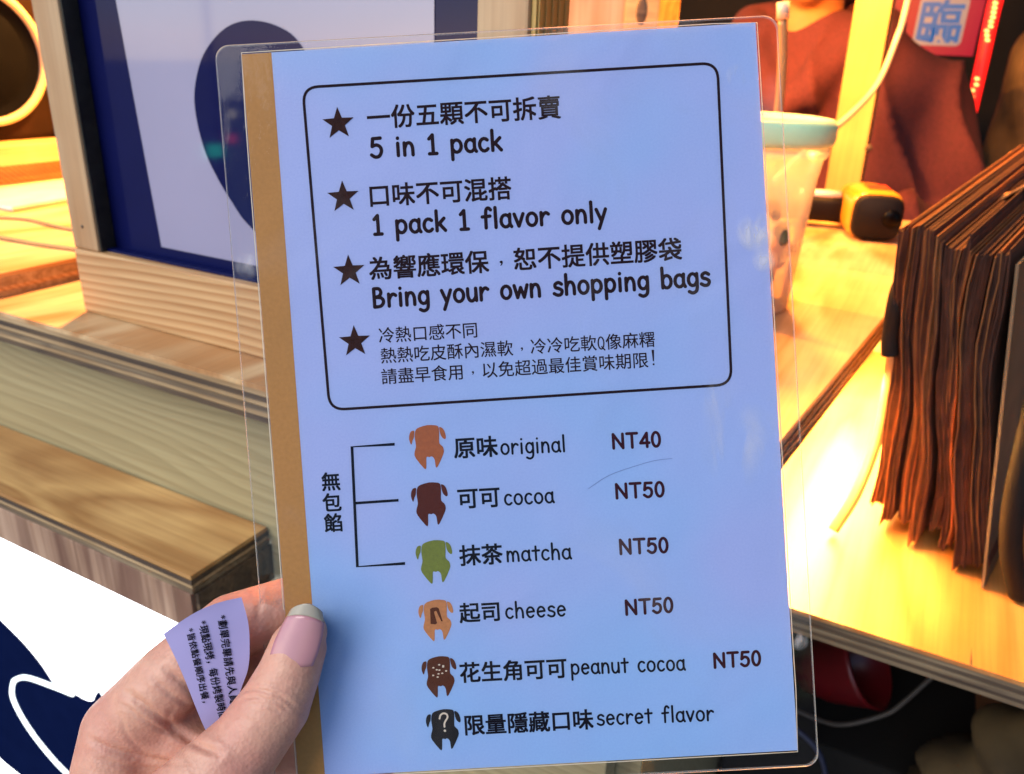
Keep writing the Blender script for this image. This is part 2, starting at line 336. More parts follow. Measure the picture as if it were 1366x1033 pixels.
def tube(name, pts, r, mat, parent=None, seg=10, n=8, r2=None, smooth=True):
    P = smooth_path(pts, n) if n > 1 else [Vector(p) for p in pts]
    V = []; F = []; up = Vector((0.13, 0.2, 1)).normalized()
    for i, p in enumerate(P):
        d = (P[min(i + 1, len(P) - 1)] - P[max(i - 1, 0)]).normalized()
        a = d.cross(up)
        if a.length < 1e-3: a = d.cross(Vector((1, 0, 0)))
        a.normalize(); b_ = d.cross(a).normalized(); up = -b_ if b_.dot(up) < 0 else b_
        rr = r + ((r2 if r2 is not None else r) - r) * i / max(1, len(P) - 1)
        for k in range(seg):
            t_ = 2 * math.pi * k / seg; V.append(p + (a * math.cos(t_) + b_ * math.sin(t_)) * rr)
    for i in range(len(P) - 1):
        for k in range(seg):
            F.append((i * seg + k, i * seg + (k + 1) % seg, (i + 1) * seg + (k + 1) % seg, (i + 1) * seg + k))
    F.append(tuple(range(seg))[::-1]); F.append(tuple((len(P) - 1) * seg + k for k in range(seg)))
    return mesh_obj(name, V, F, mat, parent, smooth)
def lathe(name, prof, loc, mat, parent=None, seg=48, axis='z', smooth=True, closed=False):
    V = []; F = []
    for r_, h in prof:
        for k in range(seg):
            a = 2 * math.pi * k / seg; x, y = r_ * math.cos(a), r_ * math.sin(a)
            V.append(Vector(loc) + (Vector((x, y, h)) if axis == 'z' else Vector((h, x, y)) if axis == 'x' else Vector((x, h, y))))
    for i in range(len(prof) - 1 + (1 if closed else 0)):
        j = (i + 1) % len(prof)
        for k in range(seg):
            F.append((i * seg + k, i * seg + (k + 1) % seg, j * seg + (k + 1) % seg, j * seg + k))
    return mesh_obj(name, V, F, mat, parent, smooth)
def fix_normals(o):
    bm = bmesh.new(); bm.from_mesh(o.data); bmesh.ops.recalc_face_normals(bm, faces=bm.faces[:]); bm.to_mesh(o.data); bm.free()

# smooth-union bodies: tapered capsules blended into one skin
def sd_chain(P, ch):
    d = None
    for (a, ra), (b_, rb) in zip(ch[:-1], ch[1:]):
        a = np.array(a); b_ = np.array(b_); ba = b_ - a; pa = P - a
        h = np.clip(pa @ ba / max(ba @ ba, 1e-12), 0, 1)
        dd = np.linalg.norm(pa - h[:, None] * ba, axis=1) - (ra + (rb - ra) * h)
        d = dd if d is None else np.minimum(d, dd)
    return d
def smin(a, b_, k):
    h = np.clip(0.5 + 0.5 * (b_ - a) / k, 0, 1)
    return b_ * (1 - h) + a * h - k * h * (1 - h)
def sd_body(P, chains, k):
    d = sd_chain(P, chains[0])
    for c in chains[1:]: d = smin(d, sd_chain(P, c), k)
    return d
def sdf_body(name, chains, k, voxel, mat, parent=None, disp=None):
    V = []; F = []
    for ch in chains:
        for (a, ra), (b_, rb) in zip(ch[:-1], ch[1:]):
            a = np.array(a); b_ = np.array(b_); L_ = np.linalg.norm(b_ - a)
            ns = max(2, int(L_ / (0.35 * max(min(ra, rb), 1e-4))) + 1)
            for s in range(ns):
                t_ = s / (ns - 1); c = a + (b_ - a) * t_; rr = (ra + (rb - ra) * t_) + k * 0.12
                base = len(V); nu, nv = 14, 8
                V.append(c + [0, 0, rr])
                for i in range(1, nv):
                    ph = math.pi * i / nv
                    for j in range(nu):
                        th = 2 * math.pi * j / nu; V.append(c + [rr * math.sin(ph) * math.cos(th), rr * math.sin(ph) * math.sin(th), rr * math.cos(ph)])
                V.append(c - [0, 0, rr])
                for j in range(nu): F.append((base, base + 1 + j, base + 1 + (j + 1) % nu))
                for i in range(nv - 2):
                    for j in range(nu):
                        p = base + 1 + i * nu; F.append((p + j, p + nu + j, p + nu + (j + 1) % nu, p + (j + 1) % nu))
                lb = base + 1 + (nv - 2) * nu; last = base + 1 + (nv - 1) * nu
                for j in range(nu): F.append((last, lb + (j + 1) % nu, lb + j))
    o = mesh_obj(name, V, F, mat)
    md = o.modifiers.new('r', 'REMESH'); md.mode = 'VOXEL'; md.voxel_size = voxel; md.adaptivity = 0
    dg = bpy.context.evaluated_depsgraph_get(); dg.update()
    me = bpy.data.meshes.new_from_object(o.evaluated_get(dg)); old = o.data
    o.modifiers.clear(); o.data = me; bpy.data.meshes.remove(old)
    co = np.zeros(len(me.vertices) * 3); me.vertices.foreach_get('co', co); P = co.reshape(-1, 3)
    eps = voxel * 0.3
    def grad(P):
        g = np.zeros_like(P)
        for ax in range(3):
            e_ = np.zeros(3); e_[ax] = eps
            g[:, ax] = (sd_body(P + e_, chains, k) - sd_body(P - e_, chains, k)) / (2 * eps)
        return g
    for it in range(5):
        g = grad(P); gn = np.linalg.norm(g, axis=1, keepdims=True) + 1e-9
        P = P - np.clip(sd_body(P, chains, k)[:, None] / gn, -voxel * 3, voxel * 3) * g / gn
    g = grad(P); g /= np.linalg.norm(g, axis=1, keepdims=True) + 1e-9
    if disp is not None: P = P + disp(P, g)[:, None] * g
    me.vertices.foreach_set('co', P.reshape(-1)); me.polygons.foreach_set('use_smooth', [True] * len(me.polygons)); me.update()
    if not me.materials: me.materials.append(MATS[mat])
    if parent: o.parent = parent
    return o

# ------------------------------------------------------------------ setting
tag(box('ground', -6, 6, 0.25, 8, -0.05, 0, 'dark_floor', bev=0), kind='structure')
tag(box('pavement', -40, 40, -40, 0.2499, -0.05, 0, 'pavement_grey', bev=0), kind='structure')
tag(box('dark_backdrop', -2.6, 2.4, 2.6, 2.64, 0, 2.5, 'dark_wall', bev=0), 'near black panel added behind the seller as a dark backdrop', 'wall')  # panel added so the background stays black instead of showing sky
tag(box('stall_side_wall', 1.5, 1.54, 0.4, 2.598, 0, 2.3, 'dark_wall', bev=0), 'dark side wall right of the paper bags', 'wall')
cn = thing('blocker_canopy', 'unseen dark canopy added over the counter to block sky light', 'canopy')  # out of view, added to keep sky light off the counter
box('blocker_sheet', -2.6, 2.4, 0.42, 2.7, 2.30, 2.302, 'blocker_cloth', cn, 0)

PLY = ['ply_dark', 'ply_light', 'ply_mid', 'ply_light', 'ply_dark', 'ply_light', 'ply_dark']
def ply_slab(root, poly, z0, z1, top_mat, n=7, mats=None, jit=0.0004):
    """plywood: a stack of plies, each a sheet of its own, edges slightly uneven"""
    mats = mats or PLY; h = (z1 - z0) / n; cx = sum(p[0] for p in poly) / len(poly); cy = sum(p[1] for p in poly) / len(poly)
    for i in range(n):
        zz0 = z0 + h * i + (0.00003 if i else 0); zz1 = z0 + h * (i + 1)
        j = random.uniform(-jit, jit) - (jit if i % 2 else 0)
        pp = [(x + (j if x > cx else -j), y + (j if y > cy else -j)) for x, y in poly]
        if i == n - 1: zz1 += 0
        o = prism('ply', pp, zz0, zz1, top_mat if i == n - 1 else mats[i % len(mats)], root)
ct = thing('plywood_counter', 'plywood counter top with a warm lit surface and dark striped front edge', 'counter', loc=(0, 0, 0))
ply_slab(ct, [(-1.5, 0.303), (-0.056, 0.303), (0.022, 1.12), (-1.5, 1.12)], 1.117, 1.140, 'counter_veneer')
cb = thing('counter_cabinet', 'olive wood cabinet front under the plywood counter', 'cabinet')
box('front_panel', -1.5, -0.10, 0.3265, 0.345, 0.0, 1.1165, 'olive_veneer', cb)
box('side_panel', -0.1005, -0.085, 0.346, 1.10, 0.0, 1.1165, 'olive_veneer', cb)
box('back_panel', -1.5, -0.101, 1.085, 1.10, 0.0, 1.1165, 'olive_veneer', cb)

# lower shelf box, left
sb = thing('lower_shelf', 'plywood shelf box sticking out below the counter above the lit banner', 'shelf')
ply_slab(sb, [(-1.3, 0.262), (-0.345, 0.262), (-0.345, 0.3255), (-1.3, 0.3255)], 1.0125, 1.025, 'shelf_veneer', 4, ['ply_mid', 'ply_light', 'ply_dark'])
box('apron', -1.3, -0.362, 0.2615, 0.274, 0.984, 1.0122, 'apron_grain', sb)
box('leg', -0.3617, -0.3465, 0.2612, 0.30, 0.60, 1.0122, 'apron_grain', sb)
box('side_board', -0.3463, -0.343, 0.264, 0.3255, 0.985, 1.0122, 'ply_dark', sb, 0.0004)

# illuminated banner, lower left
bn = thing('light_box', 'glowing white light box with a navy curved emblem under the shelf', 'light box')
box('lit_panel', -1.2, -0.370, 0.3, 0.325, 0.45, 1.006, 'banner_lit', bn, 0)
def flat_xz(name, pts, y, mat, parent, th=0.0006):
    n_ = len(pts); v = [(p[0], y, p[1]) for p in pts] + [(p[0], y - th, p[1]) for p in pts]
    f = [tuple(range(n_)), tuple(range(n_, 2 * n_))[::-1]] + [(i, n_ + i, n_ + (i + 1) % n_, (i + 1) % n_) for i in range(n_)]
    o = mesh_obj(name, v, f, mat, parent); fix_normals(o); return o
def sm2(pts, n=6, closed=False): return [(p.x, p.y) for p in smooth_path([(a, b_, 0) for a, b_ in pts], n, closed)]
edge = sm2([(-0.76, 0.872), (-0.70, 0.862), (-0.6559, 0.8398), (-0.628, 0.827), (-0.6066, 0.8118), (-0.5938, 0.7961)], 5) + \
       sm2([(-0.5938, 0.7955), (-0.580, 0.797), (-0.565, 0.7982), (-0.550, 0.7985), (-0.5394, 0.8033), (-0.534, 0.812), (-0.5281, 0.8185), (-0.525, 0.813), (-0.5235, 0.8103)], 4) + \
       sm2([(-0.50, 0.79), (-0.48, 0.74), (-0.49, 0.68), (-0.54, 0.64), (-0.60, 0.625), (-0.65, 0.626), (-0.70, 0.631), (-0.7265, 0.6358), (-0.80, 0.66), (-0.86, 0.72), (-0.86, 0.80), (-0.80, 0.86)], 5)
flat_xz('emblem', edge, 0.2996, 'banner_navy', bn)
tube('emblem_line', [(-0.565, 0.2986, 0.7985), (-0.597, 0.2986, 0.793), (-0.6312, 0.2986, 0.7855), (-0.650, 0.2986, 0.775), (-0.6601, 0.2986, 0.7642), (-0.6658, 0.2986, 0.7448), (-0.6561, 0.2986, 0.722), (-0.6347, 0.2986, 0.7006), (-0.6043, 0.2986, 0.6843), (-0.56, 0.2986, 0.675)], 0.0022, 'banner_line', bn, 6)

# right lower board
rb = thing('lower_board', 'bright plywood board under the paper bags lit yellow', 'board')
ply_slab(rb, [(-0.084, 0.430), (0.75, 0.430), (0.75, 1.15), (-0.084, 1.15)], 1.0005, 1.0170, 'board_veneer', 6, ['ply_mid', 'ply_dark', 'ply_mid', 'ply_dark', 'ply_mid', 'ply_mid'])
for (x, y) in [(0.09, 0.44)]:
    o = prism('crack', [(0.0665, 0.4305), (0.0680, 0.4305), (0.0673, 0.448)], 1.01703, 1.01706, 'ply_dark', rb)
for x, y in ((0.68, 0.47), (0.68, 1.1), (-0.05, 1.1)):
    box('leg', x - .02, x + .02, y - .02, y + .02, 0, 1.0003, 'ply_mid', rb)
ls = thing('led_strip', 'warm glowing strip light fixed under the right edge of the counter', 'light')
o = prism('diffuser', [(-0.064, 0.46), (-0.052, 0.46), (-0.020, 0.86), (-0.034, 0.86)], 1.110, 1.1150, 'led_warm', ls)
prism('channel', [(-0.066, 0.455), (-0.050, 0.455), (-0.018, 0.865), (-0.036, 0.865)], 1.1152, 1.1168, 'white_plastic', ls)
tag(box('cream_carton', -0.075, 0.10, 0.955, 1.06, 1.0172, 1.045, 'cream_box', bev=0.002), 'pale cream carton lying at the far end of the lower board', 'box')
tag(box('folded_cloth', -0.06, 0.10, 1.062, 1.13, 1.0172, 1.075, 'teal_cloth', bev=0.012), 'folded teal cloth behind the cream carton', 'cloth')

# ------------------------------------------------------------------ poster frame on the counter
pf = thing('poster_frame', 'raw pine frame standing on the counter round a lavender poster with navy egg', 'frame')
box('post', -0.511, -0.486, 0.335, 0.372, 1.1855, 1.50, 'pine_z', pf, 0.0015)
box('post', -0.1985, -0.173, 0.335, 0.372, 1.1855, 1.50, 'pine_z', pf, 0.0015)
box('bottom_rail', -0.511, -0.173, 0.3345, 0.3725, 1.1402, 1.1853, 'pine_x', pf, 0.0015)
box('top_rail', -0.511, -0.173, 0.3345, 0.3725, 1.5003, 1.53, 'pine_x', pf, 0.0015)
box('inner_strip', -0.4858, -0.4846, 0.3365, 0.3475, 1.1856, 1.4998, 'black_paint', pf, 0.0002)
box('inner_strip', -0.4858, -0.1987, 0.3405, 0.3475, 1.1854, 1.1872, 'navy_print', pf, 0.0002)  # navy strip paints the poster's blue reflection on the rail top
po = box('poster', -0.4857, -0.1987, 0.348, 0.352, 1.1856, 1.4998, 'navy_print', pf, 0)
flat_xz('poster_field', [(-0.4505, 1.34), (-0.4395, 1.1935), (-0.2290, 1.1935), (-0.2290, 1.49), (-0.4625, 1.49)], 0.3478, 'poster_white', po, 0.0003)
eg = [(-0.313, 1.3192), (-0.3283, 1.3267), (-0.3461, 1.3286), (-0.3618, 1.3254), (-0.3752, 1.3175), (-0.386, 1.3063), (-0.3933, 1.2898), (-0.3938, 1.2744), (-0.3898, 1.2576), (-0.3823, 1.2436), (-0.3727, 1.231), (-0.3612, 1.2187), (-0.34, 1.208), (-0.318, 1.2187), (-0.302, 1.240), (-0.294, 1.268), (-0.298, 1.298)]
flat_xz('navy_egg', sm2(eg, 6, True), 0.3473, 'navy_print', po, 0.0003)
for x in (-0.4985,):
    lathe('nail_head', [(0.0, -0.0002), (0.0011, -0.0002), (0.0011, 0.0003)], (x, 0.3349, 1.201), 'black_paint', pf, 10, 'y')

# across the street: a pole with small lit signs, mirrored in the poster's glossy face
plain('sign_green_lit', (0.05, 0.3, 0.25), 0.5, emit=(0.02, 0.75, 0.50), es=6); plain('sign_red_lit', (0.3, 0.02, 0.03), 0.5, emit=(1.0, 0.05, 0.10), es=6); plain('lamp_cream_lit', (0.5, 0.5, 0.4), 0.5, emit=(1.0, 0.85, 0.6), es=7)
tp = thing('street_sign_pole', 'thin pole with three small lit signs across the street behind the viewer', 'sign pole', loc=(-4.80, -3.72, 0)); tp.rotation_euler = (0, 0, math.radians(-48))
box('pole', -0.02, 0.02, -0.05, -0.01, 0, 2.2, 'gun_black', tp); box('green_panel', -0.09, 0.02, -0.005, 0.01, 0.50, 0.59, 'sign_green_lit', tp); box('red_panel', 0.06, 0.12, -0.005, 0.01, 0.60, 0.66, 'sign_red_lit', tp); box('cream_lamp', 0.09, 0.13, -0.005, 0.01, 0.78, 0.83, 'lamp_cream_lit', tp); box('cross_bar', -0.1, 0.14, -0.028, -0.006, 0.69, 0.71, 'gun_black', tp)
# posts behind, top middle
bp_ = thing('wall_post', 'tan boards with a dark knot standing behind the poster frame', 'post')
box('board', -0.395, -0.309, 0.80, 0.83, 1.1402, 1.62, 'pine_z', bp_, 0.001)
box('board', -0.3085, -0.2745, 0.7985, 0.862, 1.1402, 1.62, 'shelf_veneer', bp_, 0.001)
lathe('knot', [(0.0, -0.0002), (0.0035, -0.0003), (0.0058, 0.0), (0.0062, 0.0012)], (0, 0, 0), 'ply_dark', bp_, 20, 'y')
kn = bp_.children[-1]; kn.location = (-0.2915, 0.7984, 1.357); kn.scale = (1, 1, 2.1)
for i, (a, b_) in enumerate([(0.3375, .0035), (0.3425, .003), (0.3475, .003), (0.3530, .003), (0.3590, .0035), (0.3650, .003)]):
    pass
fs = box('side_ply', -0.1728, -0.1705, 0.3375, 0.3715, 1.1856, 1.4998, 'post_yellow', pf, 0.0004)
for i in range(5): box('side_bead', -0.1704, -0.1696, 0.339 + i * 0.0066, 0.3425 + i * 0.0066, 1.1858, 1.4996, 'post_yellow', pf, 0.0003)

# ------------------------------------------------------------------ left: sheet, stand, speaker, phone, cables
ps = thing('plywood_sheet', 'loose plywood sheet lying on the counter left of the poster frame', 'plywood sheet')
ply_slab(ps, [(-1.45, 0.316), (-0.588, 0.316), (-0.588, 1.05), (-1.45, 1.05)], 1.1402, 1.157, 'counter_veneer_y', 5, ['ply_light', 'pine_x', 'ply_light', 'ply_light', 'pine_x'])
st = thing('speaker_stand', 'low plywood riser carrying the round speaker', 'riser')
box('top_board', -1.3, -0.90, 0.40, 0.95, 1.183, 1.203, 'counter_veneer_y', st, 0.001)
box('base', -1.28, -0.925, 0.42, 0.93, 1.1572, 1.1828, 'pine_x', st, 0.001)
sp = thing('speaker', 'dark speaker with a cream rim at the left edge', 'speaker')
box('cabinet', -1.18, -0.945, 0.40, 0.69, 1.2032, 1.42, 'speaker_body', sp, 0.006)
cy_, cz_, rr_ = 0.549, 1.293, 0.0715
lathe('rim', [(rr_, -0.945), (rr_ + 0.001, -0.936), (rr_ - 0.004, -0.934), (rr_ - 0.007, -0.937), (rr_ - 0.007, -0.945)], (0, cy_, cz_), 'cream_plastic', sp, 64, 'x')
lathe('cone', [(rr_ - 0.0072, -0.939), (rr_ - 0.012, -0.940), (rr_ - 0.018, -0.9445), (rr_ - 0.022, -0.9405), (0.030, -0.9435), (0.022, -0.9395), (0.0, -0.936)], (0, cy_, cz_), 'speaker_cone', sp, 64, 'x')
lathe('knob', [(0.0, -0.926), (0.0085, -0.927), (0.010, -0.932), (0.010, -0.9448)], (0, 0.638, 1.234), 'brass', sp, 24, 'x')
ph = prism('charging_tray', [(-0.93, 0.455), (-0.79, 0.462), (-0.80, 0.540), (-0.91, 0.60)], 1.1650, 1.1690, 'white_plastic', bev=0.0015)
tag(ph, 'thin white plate on the plywood sheet below the speaker', 'plate')
ph.location = (0, 0, -0.0078)
tag(tube('thin_cable', [(-0.86, 0.45, 1.159), (-0.80, 0.42, 1.1588), (-0.745, 0.444, 1.1588), (-0.68, 0.442, 1.1588), (-0.60, 0.452, 1.1588)], 0.0016, 'cable_tan'), 'thin tan cable running behind the poster frame, upper of two', 'cable')
tag(tube('thin_cable', [(-0.86, 0.43, 1.159), (-0.78, 0.405, 1.1588), (-0.71, 0.39, 1.1588), (-0.65, 0.392, 1.1588), (-0.60, 0.40, 1.1588)], 0.0016, 'cable_tan'), 'thin tan cable nearer the counter edge, lower of two', 'cable')

# ------------------------------------------------------------------ counter right: cup, straw, thermometer
cup = thing('dessert_cup', 'translucent plastic cup with a mint green rim behind the menu card', 'cup')
cx, cy = -0.130, 0.63
lathe('wall', [(0.0, 1.1405), (0.0385, 1.1405), (0.0400, 1.143), (0.0455, 1.240), (0.0475, 1.254), (0.0500, 1.256), (0.0505, 1.259), (0.0500, 1.262), (0.0475, 1.263), (0.0480, 1.268)], (cx, cy, 0), 'cup_plastic', cup)
lathe('lid_rim', [(0.0475, 1.2635), (0.0520, 1.264), (0.0530, 1.268), (0.0528, 1.277), (0.0505, 1.281), (0.0470, 1.2815), (0.0455, 1.279), (0.0465, 1.272)], (cx, cy, 0), 'cyan_lid', cup, closed=True)
lathe('lid_top', [(0.0, 1.2775), (0.036, 1.2775), (0.0452, 1.2790)], (cx, cy, 0), 'cup_plastic', cup)
random.seed(3)
bits = []
for i in range(26):
    a = random.uniform(0, 6.28); r_ = random.uniform(0.012, 0.031); z = 1.150 + 0.040 * (i / 26)
    p = (cx + r_ * math.cos(a), cy + r_ * math.sin(a), z); q = (p[0] + random.uniform(-.006, .006), p[1] + random.uniform(-.006, .006), z + 0.003)
    bits.append([(p, 0.0085), (q, 0.007)])
tag(sdf_body('biscuit_pieces', bits, 0.002, 0.0016, 'biscuit'), 'orange brown biscuit pieces in the bottom of the cup', 'biscuits', kind='stuff')
for i, (dx, z) in enumerate(((0.022, 1.222), (0.018, 1.198), (0.030, 1.205))):
    tag(sdf_body('herb_leaf', [[((cx + dx, cy - 0.028 + i * .002, z), 0.0055), ((cx + dx + 0.003, cy - 0.026, z - 0.006), 0.004)]], 0.001, 0.0012, 'herb'),
        ['dark green leaf inside the cup, highest of three', 'dark green leaf inside the cup, lowest of three', 'dark green leaf inside the cup, nearest its right side'][i], 'leaf')
stw = thing('paper_straw', 'tan straw with a pale rounded top rising behind the cup', 'straw')
tube('shaft', [(-0.150, 0.80, 1.1405), (-0.152, 0.802, 1.28), (-0.160, 0.80, 1.352)], 0.0042, 'tan_rod', stw, 12)
tube('tip', [(-0.160, 0.80, 1.3522), (-0.162, 0.80, 1.366)], 0.0055, 'cream_plastic', stw, 14, 1)

tg = thing('infrared_thermometer', 'yellow and black infrared thermometer lying on the counter', 'thermometer')
def loft(name, secs, mat, parent, n=28):
    """secs: list of (centre, half-width vec, half-height vec, exponent)"""
    V = []; F = []
    for c, u, v_, ex in secs:
        for k in range(n):
            a = 2 * math.pi * k / n; ca, sa = math.cos(a), math.sin(a)
            V.append(Vector(c) + Vector(u) * (abs(ca) ** ex * (1 if ca >= 0 else -1)) + Vector(v_) * (abs(sa) ** ex * (1 if sa >= 0 else -1)))
    for i in range(len(secs) - 1):
        for k in range(n): F.append((i * n + k, i * n + (k + 1) % n, (i + 1) * n + (k + 1) % n, (i + 1) * n + k))
    F.append(tuple(range(n))[::-1]); F.append(tuple((len(secs) - 1) * n + k for k in range(n)))
    o = mesh_obj(name, V, F, mat, parent, True); fix_normals(o); return o
# lies on its side, head towards the camera
fx = Vector((0.28, -1, 0)).normalized(); sx_ = Vector((1, 0.28, 0)).normalized(); c0 = Vector((-0.0600, 0.955, 1.1660)); TS = 1.17
loft('head_shell', [(c0 - fx * d * TS, sx_ * w * TS, Vector((0, 0, h * TS)), 0.55) for d, w, h in ((0.004, .0225, .0205), (0.02, .0245, .0222), (0.06, .0240, .0215), (0.09, .0215, .0195), (0.105, .016, .015))], 'gun_yellow', tg)
loft('face_plate', [(c0 - fx * d * TS, sx_ * w * TS, Vector((0, 0, h * TS)), 0.5) for d, w, h in ((-0.004, .0195, .0180), (-0.002, .0215, .0200), (0.0045, .0220, .0202))], 'gun_black', tg)
lathe('lens', [(0.0, -0.001), (0.0075, -0.001), (0.0095, 0.001), (0.0095, 0.004)], (0, 0, 0), 'lens_black', tg, 28, 'y')
ln = tg.children[-1]; ln.location = c0 + fx * 0.0075 - sx_ * 0.007; ln.rotation_euler = (0, 0, math.atan2(0.28, 1))
lathe('laser_spot', [(0.0, -0.0008), (0.0022, -0.0008), (0.0028, 0.002)], (0, 0, 0), 'gun_red', tg, 16, 'y')
ln = tg.children[-1]; ln.location = c0 + fx * 0.0058 + sx_ * 0.0135; ln.rotation_euler = (0, 0, math.atan2(0.28, 1))
bm = bmesh.new(); bmesh.ops.create_cube(bm, size=1)
for v in bm.verts: v.co = c0 - fx * (0.045 + v.co.y * 0.032) + sx_ * (v.co.x * 0.022 + 0.003) + Vector((0, 0, 0.0222 * TS + v.co.z * 0.002))
bm_obj('display_window', bm, 'gun_red', tg)
loft('handle', [(c0 - fx * 0.07 - sx_ * s - Vector((0, 0, 0.005)), fx * w, Vector((0, 0, h)), 0.6) for s, w, h in ((0.015, .016, .016), (0.04, .0145, .0145), (0.075, .015, .0145), (0.10, .016, .0145))], 'gun_black', tg)
loft('grip_panel', [(c0 - fx * 0.07 - sx_ * s + Vector((0, 0, 0.0115)), fx * w, Vector((0, 0, 0.004)), 0.6) for s, w in ((0.03, .008), (0.05, .009), (0.075, .008))], 'white_plastic', tg)

# pole and cable
pl = thing('stall_pole', 'yellow lit wooden pole standing behind the counter in front of the seller', 'pole')
V = []
for z, dx in ((0.0, 0.012), (2.295, -0.035)):
    for x, y in ((-0.137, 1.2), (-0.094, 1.2), (-0.094, 1.245), (-0.137, 1.245)): V.append((x + dx, y, z))
F = [(0, 3, 2, 1), (4, 5, 6, 7)] + [(i, (i + 1) % 4, 4 + (i + 1) % 4, 4 + i) for i in range(4)]
mesh_obj('shaft', V, F, 'post_yellow', pl)
lathe('knot', [(0.0, -0.0006), (0.004, -0.0006), (0.005, 0.001)], (-0.104, 1.2, 1.215), 'ply_dark', pl, 14, 'y')
tag(tube('white_cable', [(-0.0900, 1.196, 1.60), (-0.0905, 1.17, 1.395), (-0.094, 1.16, 1.345), (-0.102, 1.12, 1.295), (-0.1165, 1.02, 1.262), (-0.135, 0.92, 1.237), (-0.160, 0.85, 1.200), (-0.20, 0.84, 1.146)], 0.0036, 'cable_white', seg=12), 'white cable hanging down the pole and curving behind the cup', 'cable')

# ------------------------------------------------------------------ seller in a maroon hoodie
pr = thing('person', 'person in a maroon hoodie standing behind the wooden pole', 'person')
px_, py_ = -0.27, 1.58
def sc(ch): return [((px_ + a[0], py_ + a[1], a[2]), r_) for a, r_ in ch]
body = [sc([((0, 0, 0.90), .125), ((0, 0, 1.10), .115), ((0, 0.01, 1.24), .105)]), sc([((0, 0.015, 1.30), .055), ((0, 0.0, 1.42), .050)]),
        sc([((0, 0.005, 1.52), .078), ((0, -0.02, 1.46), .060)]), sc([((0, -0.055, 1.435), .028), ((0, -0.06, 1.43), .026)]), sc([((0, -0.092, 1.495), .010), ((0, -0.098, 1.478), .011)]),
        sc([((-.075, 0, 1.49), .014), ((-.076, 0, 1.47), .012)]), sc([((.075, 0, 1.49), .014), ((.076, 0, 1.47), .012)]),
        sc([((-.16, 0, 1.30), .05), ((-.23, -.05, 1.06), .038), ((-.12, -.30, 1.16), .026)]),
        sc([((.16, 0, 1.30), .05), ((.27, -.08, 1.06), .038), ((.20, -.30, 1.10), .026)]),
        sc([((-.10, 0, 0.90), .10), ((-.10, 0, 0.48), .060), ((-.11, 0, 0.10), .042)]), sc([((.10, 0, 0.90), .10), ((.10, 0, 0.48), .060), ((.11, 0, 0.10), .042)])]
for sgn, hx_, hy_ in ((-1, -.12, -.30), (1, .20, -.30)):
    b0 = np.array([hx_, hy_, 1.158 if sgn < 0 else 1.10])
    body.append(sc([(tuple(b0), .024), (tuple(b0 + [0, -.05, 0]), .022)]))
    for k in range(4):
        q = b0 + [(-.022 + .015 * k), -.075, -.002]; body.append(sc([(tuple(q), .0085), (tuple(q + [0, -.028, -.008]), .008), (tuple(q + [0, -.042, -.022]), .007)]))
    q = b0 + [-sgn * .024, -.045, 0]; body.append(sc([(tuple(q), .010), (tuple(q + [-sgn * .02, -.03, -.006]), .009)]))
sdf_body('body', body, 0.014, 0.006, 'skin_far', pr)
hood = [sc([((0, 0, 0.86), .150), ((0, 0, 1.10), .145), ((0, 0.01, 1.235), .128)]),
        sc([((-.06, 0.01, 1.315), .072), ((-.17, 0, 1.285), .066), ((-.25, -.05, 1.05), .058), ((-.135, -.27, 1.15), .042)]),
        sc([((.03, 0.01, 1.325), .078), ((.12, 0, 1.300), .078), ((.21, 0, 1.235), .078), ((.290, -.07, 1.05), .062), ((.215, -.27, 1.09), .042)]), sc([((.12, -.03, 1.24), .09), ((.20, -.03, 1.10), .085)]),
        sc([((.10, -.03, 1.345), .035), ((.11, .06, 1.37), .040), ((0, .11, 1.385), .045), ((-.11, .06, 1.37), .040), ((-.10, -.03, 1.345), .035), ((-.05, -.10, 1.285), .030), ((0, -.125, 1.25), .026), ((.05, -.10, 1.285), .030), ((.10, -.03, 1.345), .035)])]
def folds(P, g):
    q = P * 1.0
    w = np.sin(q[:, 0] * 46 + np.sin(q[:, 2] * 17) * 1.9 + q[:, 2] * 9) * 0.5 + np.sin(q[:, 0] * 23 - q[:, 2] * 13 + np.sin(q[:, 2] * 31) * .8)
    rd = 1 - np.abs(np.sin(q[:, 0] * 31 + q[:, 2] * 7 + 1.3 * np.sin(q[:, 2] * 11)))
    return (0.008 * w + 0.020 * rd ** 2.5) * (1 - np.exp(-((q[:, 2] - 1.42) / .08) ** 2))
hd = sdf_body('hoodie', hood, 0.020, 0.008, 'hoodie_maroon', pr, folds)
sdf_body('trousers', [sc([((-.10, 0, 0.90), .120), ((-.10, 0, 0.48), .085), ((-.11, 0, 0.09), .070)]), sc([((.10, 0, 0.90), .120), ((.10, 0, 0.48), .085), ((.11, 0, 0.09), .070)])], 0.02, 0.012, 'denim_blue', pr)
sdf_body('hair', [sc([((0, 0.03, 1.55), .085), ((0, 0.05, 1.46), .07)])], 0.01, 0.008, 'hair_black', pr)

